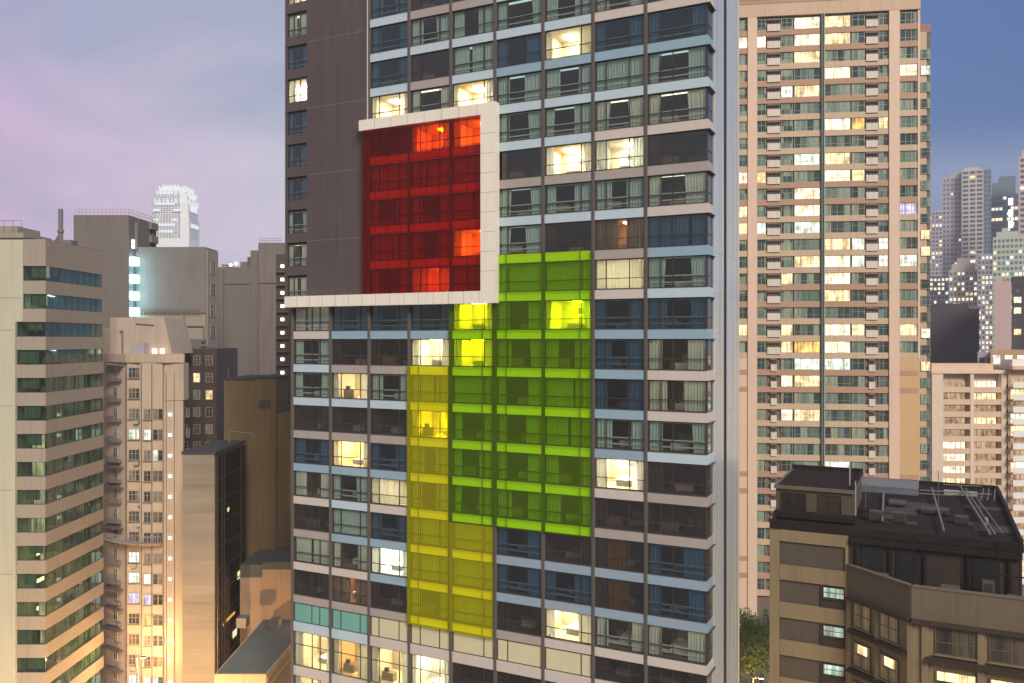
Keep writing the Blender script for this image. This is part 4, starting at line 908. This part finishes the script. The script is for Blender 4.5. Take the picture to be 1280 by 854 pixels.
for fl in range(6):
    z1 = zcor-.42-fl*3.2; z0 = z1-2.0
    for (u, me) in ((.10, mb1), (.53, mb1)):
        p = ip(b0,b1,u); part('bay_window', me, cb, None, (p[0]+.08*math.sin(ang1), p[1]-.08*math.cos(ang1), z0), ang1)
        if fl > 0:
            d_ = MB(); d_.box(.55,1.5,-.06,-.04,1.2,1.9); part('lit_pane', d_, cb, [lit_y], (p[0]+.08*math.sin(ang1), p[1]-.08*math.cos(ang1), z0), ang1)
    for u in (1.6, 5.1, 9.4):
        part('bay_window', mb2, cb, None, (b1[0]+u, b1[1]-.08, z0))
        if fl == 1:
            d_ = MB(); d_.box(.12,2.6,-.06,-.04,1.3,1.95); part('lit_pane', d_, cb, [lit_y], (b1[0]+u, b1[1]-.08, z0))
    m = MB()
    for (p_, q_) in ((ip(b0,b1,.06), ip(b0,b1,.95)), (ip(b1,b2,1.0/L2), ip(b1,b2,8.6/L2))):
        m.obox(p_, q_, .0, .62, z0-.50, z0-.38); m.obox(p_, q_, .0, .45, z0-.37, z0-.25)
    part('hood', m, cb, [ctrim])
m = MB()
for p in (ip(b0,b1,.02), ip(b0,b1,.485), ip(b0,b1,.97)): m.prism([(p[0]-.16,p[1]-.22),(p[0]+.2,p[1]-.28),(p[0]+.2,p[1]+.2),(p[0]-.16,p[1]+.2)], 0, zcor-.31)
for u in (.9, 4.55, 8.25, 12.4): m.box(b1[0]+u-.2, b1[0]+u+.25, b1[1]-.2, b1[1]+.2, 0, zcor-.31)
part('pier', m, cb, [ct])
# set-back storey under the upper roof: posts, doors and backing coloured dark for its deep shade, terrace pipes
m = MB()
for x in (sW+.6, sW+3.1, sW+5.6, sW+8.6, sW+11.4): m.box(x, x+.22, -.12, .13, zter+.03, zr-1.01, 2)
for x in (sW+1.0, sW+3.6, sW+9.0): m.box(x, x+1.7, .05, .135, zter+.04, zr-1.2, 1)
m.box(sW+.2, sE, -.3, .12, zr-1.0, zr-.55, 2)
m.box(sW+.05, sE-.02, .136, .16, zter+.04, zr-1.01, 3)  # dark sheet paints the shade of the recess over the wall
part('terrace_wall', m, cb, [cgrey, M('terrace_door_glass', (.02,.02,.022), .35, .2, .5, 0, 0, .3), croof, ctrim])
for (x, y, dx, dy, dz) in ((sW+2.2,-1.6,.9,.7,1.1), (sW+6.8,-2.2,1.3,.8,.9), (sW+9.6,-1.7,.8,.8,1.5), (sW+11.2,-2.4,1.0,.7,.8)):
    m = MB(); m.box(x,x+dx,y,y+dy,zter+.12,zter+dz); m.box(x+.1,x+dx-.1,y-.03,y-.002,zter+.25,zter+dz-.12,1)
    for a in (x+.05, x+dx-.15): m.box(a,a+.1,y+.1,y+dy-.1,zter+.03,zter+.12)
    part('air_conditioner', m, cb, [M('weathered_unit', (.10,.085,.075), .6, .2, 1, .2) if 'weathered_unit' not in bpy.data.materials else bpy.data.materials['weathered_unit'], ctrim])
m = MB()
for i, x in enumerate((sW+4.9, sW+8.2, sW+10.7, sW+12.0)): m.tube((x,-1.0-.3*i,zter+.03),(x,-1.0-.3*i,zr-.2+.3*i),.05,6); m.tube((x,-1.0-.3*i,zr-.2+.3*i),(x+1.2,1.2,zr+.5),.05,6)
m.tube((sW+8.0,-2.0,zter+2.2),(sW+13,-2.0,zter+2.2),.06,6)
part('terrace_pipe', m, cb, [croof])

# ---------------------------------------------------------------- balcony blocks on the right
DR = 172.0
lit_dim = litpane('lit_dim', (1,.74,.50), .55)
def balcony_block(name, label, x0, x1, yt, D, cols, mats, slat):
    xa_ = X(x0, D); w_ = X(x1, D)-xa_; h = Z(yt, D); t = thing(name, label, 'apartment block', (xa_, D, 0)); ph = 15.35/F*D
    g_ = lambda px: X(px, D)-xa_
    m = MB(); m.box(0, w_, 1.6, 16, 0, h); part('wall', m, t, [mats[0]])
    m = MB()
    for a, b in cols['piers']: m.box(g_(a), g_(b), 0, 1.6, 0, h)
    part('pier', m, t, [mats[0]])
    m = MB(); m.box(-.2, w_+.2, -.2, 16.2, h+.002, h+.7); m.box(.4, w_*.8, 1, 5, h+.7, h+2.0, 1); part('roof', m, t, [mats[0], mats[1]])
    rb = random.Random(int(x0))
    for i in range(int(h/ph)):
        z = h-1.2-ph*(i+1)
        if i > 24: break
        for ci, (a, b) in enumerate(cols['bays']):
            m = MB(); m.box(g_(a)+.03, g_(b)-.03, .05, 1.58, z-.15, z, 0); m.box(g_(a)+.03, g_(b)-.03, .05, .17, z+.004, z+(.95 if not slat else 1.15), 1)
            b_ = part('balcony', m, t, [mats[0], mats[1]])
            lm_ = rb.random()
            m = MB(); m.box(g_(a)+.3, g_(b)-.3, 1.5, 1.56, z+.1, z+ph-.45, 0); n = max(2, int((g_(b)-g_(a))/1.0))
            for j in range(n+1): xx = g_(a)+.3+(g_(b)-g_(a)-.6)*j/n; m.box(xx-.05, xx+.05, 1.44, 1.498, z+.1, z+ph-.45, 1)
            part('balcony_door', m, b_, [lit_w if lm_ < .15 else lit_y if lm_ < .25 else lit_c if lm_ < .33 else lit_dim, alu])
        if slat: continue
        me = bpy.data.meshes.get('kitchen_window') or small_win(.75, .9, 1, 0, alu, 'kitchen_window')
        part('window', me, t, None, (g_(1257.5), -.05, z+.6))
    return t
cb1 = M('cream_pink_render', (.66,.52,.42), .75, .06, .2, .2); cb2 = M('orange_pink_parapet', (.64,.45,.33), .75, .08, .2, .2); cb3 = M('white_parapet', (.74,.72,.70), .6, .06, .3, .15)
balcony_block('balcony_block', 'cream apartment block with two bays of balconies, left of the white slatted block', 1165, 1265, 467, DR,
    {'piers': [(1165,1179),(1213,1217.5),(1252,1265)], 'bays': [(1179,1213),(1217.5,1252)]}, (cb1, cb2), False)
balcony_block('terrace_block', 'block with broad white balcony fronts at the right edge of the photo', 1266.5, 1330, 462, 170.0,
    {'piers': [(1324,1330)], 'bays': [(1266.5,1324)]}, (cb2, cb3), True)

# ---------------------------------------------------------------- skyline
def skyline(name, label, cat, x0, x1, yt, D, depth, wall, glassm, fh, bay, lit=.04, inset=.12, wfrac=.6, hfrac=.55, rot=0, crown=None, litm=None, seed=1, side=True):
    """distant tower: body with sunk window rows; the many tiny windows are one part"""
    xa_ = X(x0, D); fr_ = Frame(xa_, D, -math.degrees(math.atan2(xa_, D))*.97); w_ = fr_.s(x1); h = Z(yt, D); t = thing(name, label, cat, (xa_, D, 0), fr_.r)
    depth *= .8
    m = MB(); m.box(.3, w_-.3, .3, depth, 0, h-.5)
    nb = max(2, int(w_/bay)); nf = int((h-2)/fh); bw = w_/nb
    for j in range(nb+1): x = j*bw; hwid = bw*(1-wfrac)/2; m.box(max(0,x-hwid), min(w_,x+hwid), 0, .29, 0, h)
    part('wall', m, t, [wall])
    m = MB()
    for i in range(nf+1): z = h-i*fh; m.box(.02, w_-.02, .03, .31, z-fh*(1-hfrac), z)
    part('spandrel_band', m, t, [wall])
    rs = random.Random(seed); m = MB(); nl = 3
    lm_ = litm or (lit_w, lit_y, lit_c)
    for i in range(nf):
        z1 = h-i*fh-fh*(1-hfrac); z0 = z1-fh*hfrac
        if z1 < 22: break
        rowlit = rs.random() < lit*.5
        for j in range(nb):
            r = rs.random(); k = 0
            if r < lit or rowlit and r < .8: k = 1+rs.randrange(3)
            x = j*bw+bw*(1-wfrac)/2
            m.box(x, x+bw*wfrac, .2, .28, z0, z1, k)
    part('window', m, t, [glassm, *lm_], kind='stuff')
    if crown: 
        m = MB(); crown(m, w_, h, depth); part('crown', m, t, [wall])
    return t, w_, h
fw = lambda n, c: M(n, c, .7, .05, .02, .1)
gd = pane('far_glass', [(.10,.12,.16), (.14,.17,.21), (.08,.10,.13)]); gdg = pane('far_green_glass', [(.12,.24,.21), (.17,.30,.26), (.10,.19,.18)])
sk1 = fw('lilac_grey_far', (.42,.38,.41)); sk2 = fw('pale_far', (.56,.49,.45)); sk3 = fw('blue_glass_far', (.16,.21,.26)); sk4 = fw('mint_far', (.50,.54,.48)); sk5 = fw('pink_far', (.60,.44,.42)); sk6 = fw('violet_dark_far', (.085,.07,.08))
def cr_box(f0, f1, hh):
    return lambda m, w_, h, d: m.box(w_*f0, w_*f1, 2, d*.8, h+.01, h+hh)
def cr_steps(*st):
    def fn(m, w_, h, d):
        z = h+.01
        for (a, b, hh) in st: m.box(w_*a, w_*b, 1+z*.001, d*.8, z, z+hh); z += hh+.01
    return fn
skyline('skyline_tower', 'slim lilac tower of twin shafts, tallest on the right skyline', 'tower', 1178, 1202, 222, 620, 30, sk1, gd, 3.4, 2.4, .03, seed=2, wfrac=.5, hfrac=.5, crown=cr_box(.4,1,3))
skyline('skyline_tower', 'pale ribbed tower shaft joined to the slim lilac twin on the right skyline', 'tower', 1202.5, 1229, 213, 610, 30, sk2, gd, 3.2, 4.4, .05, seed=3, wfrac=.78, hfrac=.58, crown=cr_box(.1,.8,2))
skyline('skyline_tower', 'dark end shaft on the right of the ribbed skyline tower', 'tower', 1229.5, 1239, 212, 615, 26, sk3, gd, 3.4, 3.2, .02, seed=4)
skyline('skyline_tower', 'narrow lilac tower next to the pink residential tower', 'tower', 1160, 1178, 264, 720, 30, sk1, gd, 3.4, 2.3, .14, seed=5)
skyline('skyline_tower', 'stepped beige tower with rows of bright windows below the twin shafts', 'tower', 1186, 1222, 338, 560, 24, sk2, gdg, 3.4, 2.3, .34, seed=6, crown=cr_steps((.1,.9,4),(.3,.75,4)))
skyline('skyline_tower', 'small lit lilac tower squeezed beside the stepped beige one', 'tower', 1162, 1186, 346, 600, 24, sk1, gd, 3.2, 2.2, .40, seed=7)
skyline('skyline_tower', 'pale slab with scattered lights behind the dark block', 'tower', 1222, 1241, 318, 540, 24, sk1, gd, 3.2, 2.0, .34, seed=8)
lt, lw_, lh = skyline('skyline_tower', 'blue grey glass tower with a vertical strip of white light', 'tower', 1239, 1273, 244, 560, 30, sk3, gd, 3.5, 2.2, .12, seed=9, wfrac=.8, crown=cr_steps((.05,.9,8),(.3,.9,4)))
for i in range(10):
    m = MB(); m.box(lw_*.64, lw_*.80, -.5, -.02, lh-3-i*7.5-4.5, lh-3-i*7.5); part('light_strip', m, lt, [emit('light_strip', (.85,1,1), 3.0) if i == 0 else bpy.data.materials['light_strip']])
skyline('skyline_tower', 'pinkish tower cut by the right edge of the photo', 'tower', 1273.5, 1310, 196, 520, 30, sk5, gd, 3.4, 3.2, .05, seed=10, crown=cr_box(.1,.8,4))
skyline('skyline_tower', 'mint green tower with pale ribs in front of the blue grey glass tower', 'tower', 1241, 1300, 297, 470, 22, sk4, gdg, 3.1, 1.9, .14, seed=11, wfrac=.66, crown=cr_steps((.08,.55,3),(.2,.34,2)))
skyline('skyline_tower', 'pale pink windowless flank of a block with yellow lights on its right', 'tower', 1243, 1264, 352, 235, 16, sk5, gd, 3.0, 60, .0, seed=12, wfrac=.02, hfrac=.05, crown=cr_box(.05,.5,1))
skyline('skyline_tower', 'dark block with warm lit windows at the right edge', 'tower', 1264.5, 1310, 352, 236, 16, sk6, gd, 3.0, 2.4, .25, seed=13, crown=cr_box(.0,.9,1.5))
skyline('skyline_tower', 'unlit violet black block in front of the right skyline', 'tower', 1162, 1224, 386, 260, 20, sk6, gd, 3.2, 30, .012, seed=14, wfrac=.05, hfrac=.3, crown=cr_box(.05,.8,1.6))
skyline('skyline_tower', 'low orange block with a small window row above the balcony block', 'tower', 1238, 1300, 437, 205, 14, fw('orange_far', (.58,.36,.22)), gdg, 3.4, 2.2, .05, seed=15, wfrac=.6, hfrac=.6)
skyline('skyline_tower', 'grey low block between the dark block and the pink flank', 'tower', 1222, 1243, 440, 215, 14, sk1, gd, 3.2, 2.4, .1, seed=16)
# floodlit landmark tower on the left
DI = 900.0; xi = X(219, DI)
it = thing('landmark_tower', 'floodlit white skyscraper with a rounded stepped crown in the haze', 'skyscraper', (xi, DI, 0))
def octo(r, c=.28): a = r*c; return [(-r+a,-r),(r-a,-r),(r,-r+a),(r,r-a),(r-a,r),(-r+a,r),(-r,r-a),(-r,-r+a)]
lw1 = M('floodlit_white', (.80,.80,.80), .5, .04, .02, 0); lights_i = emit('floodlight_glow', (.92,.97,1), 1.05)  # own glow stands in for floodlight on the crown fins, also lights the bands
segs = [(20.5, 0, Z(274,DI)), (19.4, Z(274,DI), Z(254,DI)), (17.6, Z(254,DI), Z(244,DI)), (15.2, Z(244,DI), Z(238,DI)), (12, Z(238,DI), Z(236,DI))]
m = MB()
for r, z0, z1 in segs: m.prism(octo(r), z0+.05, z1)
part('wall', m, it, [lw1])
m = MB()
for i in range(22):
    z = Z(300,DI)+ (Z(236,DI)-Z(300,DI))*i/22*.93; r = [s[0] for s in segs if s[1] <= z][-1]
    for j in range(9):
        x = -r*.70+r*1.4*j/9; m.box(x, x+r*.11, -r-.25, -r-.02, z, z+1.5)
part('window', m, it, [pane('tower_pane', [(.30,.32,.36), (.40,.41,.45), (.24,.26,.30)])], kind='stuff')
m = MB()
for (z, r, a, b) in ((Z(268,DI),20.5,-.72,-.35),(Z(268,DI),20.5,.30,.72),(Z(260,DI),19.4,-.70,.35),(Z(246,DI),17.6,-.6,.3),(Z(286,DI),20.5,-.5,.4),(Z(294,DI),20.5,-.4,.3),(Z(280,DI),20.5,.25,.5),(Z(280,DI),20.5,-.7,-.45)): m.box(r*a, r*b, -r-.8, -r-.3, z, z+2.6)
ms_ = m; m = MB()
for i in range(20):
    z = Z(300,DI)+(Z(240,DI)-Z(300,DI))*i/20; r = [s[0] for s in segs if s[1] <= z][-1]
    for j in range(5): m.box(r+.02, r+.2, -r*.5+r*.2*j, -r*.5+r*.2*j+r*.09, z+.3, z+1.4)
part('side_window', m, it, [bpy.data.materials['tower_pane']], kind='stuff'); m = ms_
for (z, r) in ((Z(250,DI),17.6),(Z(262,DI),19.4),(Z(266,DI),19.4),(Z(286,DI),20.5)): m.box(r+.1, r+.8, -r*.5, r*.5, z, z+4)
part('light_band', m, it, [lights_i])
for r, z0, z1 in segs[1:]:
    for j in range(7):
        a = -r*.68+r*1.36*j/6
        m = MB(); m.box(a-.6, a+.6, -r-1.0, -r-.3, z1-3.5, z1+2.0); part('crown_fin', m, it, [lights_i])
        m = MB(); m.box(r+.3, r+1.0, a-.6, a+.6, z1-3.5, z1+2.0); part('crown_fin', m, it, [lights_i])

# ---------------------------------------------------------------- tree, street lamps, cars at the foot
def tree(x, y, h, r, label, seed):
    rn = random.Random(seed); t = thing('street_tree', label, 'tree', (x, y, 0))
    m = MB(); m.tube((0,0,0),(.15,.1,h*.45),.28,8,0,.18); tips = []
    for i in range(9):
        a = rn.random()*6.28; p = (.15,.1,h*(.3+.15*rn.random())); q_ = (math.cos(a)*r*.6, math.sin(a)*r*.6, h*(.55+.35*rn.random())); m.tube(p, q_, .09, 6, 0, .03); tips.append(q_)
    part('trunk', m, t, [M('bark', (.09,.06,.04), .9, .2, 2, 0) if 'bark' not in bpy.data.materials else bpy.data.materials['bark']])
    m = MB()
    for i in range(5200):
        c = rn.choice(tips); d = Vector((rn.gauss(0,1), rn.gauss(0,1), rn.gauss(0,.8))).normalized()*(rn.random()**.5)*r*.5
        p = Vector(c)+d; u = Vector((rn.gauss(0,1),rn.gauss(0,1),rn.gauss(0,1))).normalized(); v = u.orthogonal().normalized(); sz = .10+.12*rn.random()
        m.quad(tuple(p-u*sz), tuple(p+v*sz*.5), tuple(p+u*sz), tuple(p-v*sz*.5), rn.randrange(3))
    mats = [bpy.data.materials.get('leaf_%d' % i) or M('leaf_%d' % i, [(.04,.09,.03),(.06,.12,.035),(.09,.13,.03)][i], .7, .1, 2, 0) for i in range(3)]
    part('crown', m, t, mats)
tree(X(938,112), 112, 12.5, 4.2, 'dense green street tree right of the hotel foot', 1)
tree(X(952,120), 120, 12.0, 3.6, 'smaller street tree behind the other one beside the corner building', 2)
lampm = emit('street_lamp_glow', (1,.62,.22), 60); pole_m = M('lamp_pole', (.12,.12,.12), .5, .1, 1, 0, .4)
def street_lamp(x, y, h, power, label):
    t = thing('street_lamp', label, 'street lamp', (x, y, 0), group='sodium street lamps')
    m = MB(); m.tube((0,0,0),(0,0,h),.11,8,0,.07); m.tube((0,0,h),(.9,-.3,h+.25),.05,6); part('pole', m, t, [pole_m])
    m = MB(); m.box(.7,1.25,-.5,-.1,h+.16,h+.30); part('lamp_head', m, t, [pole_m])
    m = MB(); m.box(.74,1.2,-.46,-.14,h+.10,h+.158); part('lamp_lens', m, t, [lampm])
    L = bpy.data.lights.new('street_lamp_light', 'POINT'); L.energy = power; L.color = (1,.56,.20); L.shadow_soft_size = .25
    lo = bpy.data.objects.new('lamp_light', L); COL.objects.link(lo); lo.parent = t; lo.location = (.97,-.3,h-.15)
street_lamp(X(951,104)-1, 104, 8.0, 5000, 'street lamp glowing by the tree right of the hotel foot')
street_lamp(-42.5, 88, 7.5, 24000, 'street lamp in the lane below the office building')
street_lamp(-50.0, 112, 7.5, 5500, 'street lamp between the office building and the apartment tower')
street_lamp(-33.0, 84, 7.5, 9000, 'street lamp before the podium left of the hotel')
street_lamp(-25.2, 108, 14.2, 1500, 'tall lamp behind the podium below the salmon block')
street_lamp(20.0, 58, 7.5, 7000, 'street lamp between the hotel and the corner building')
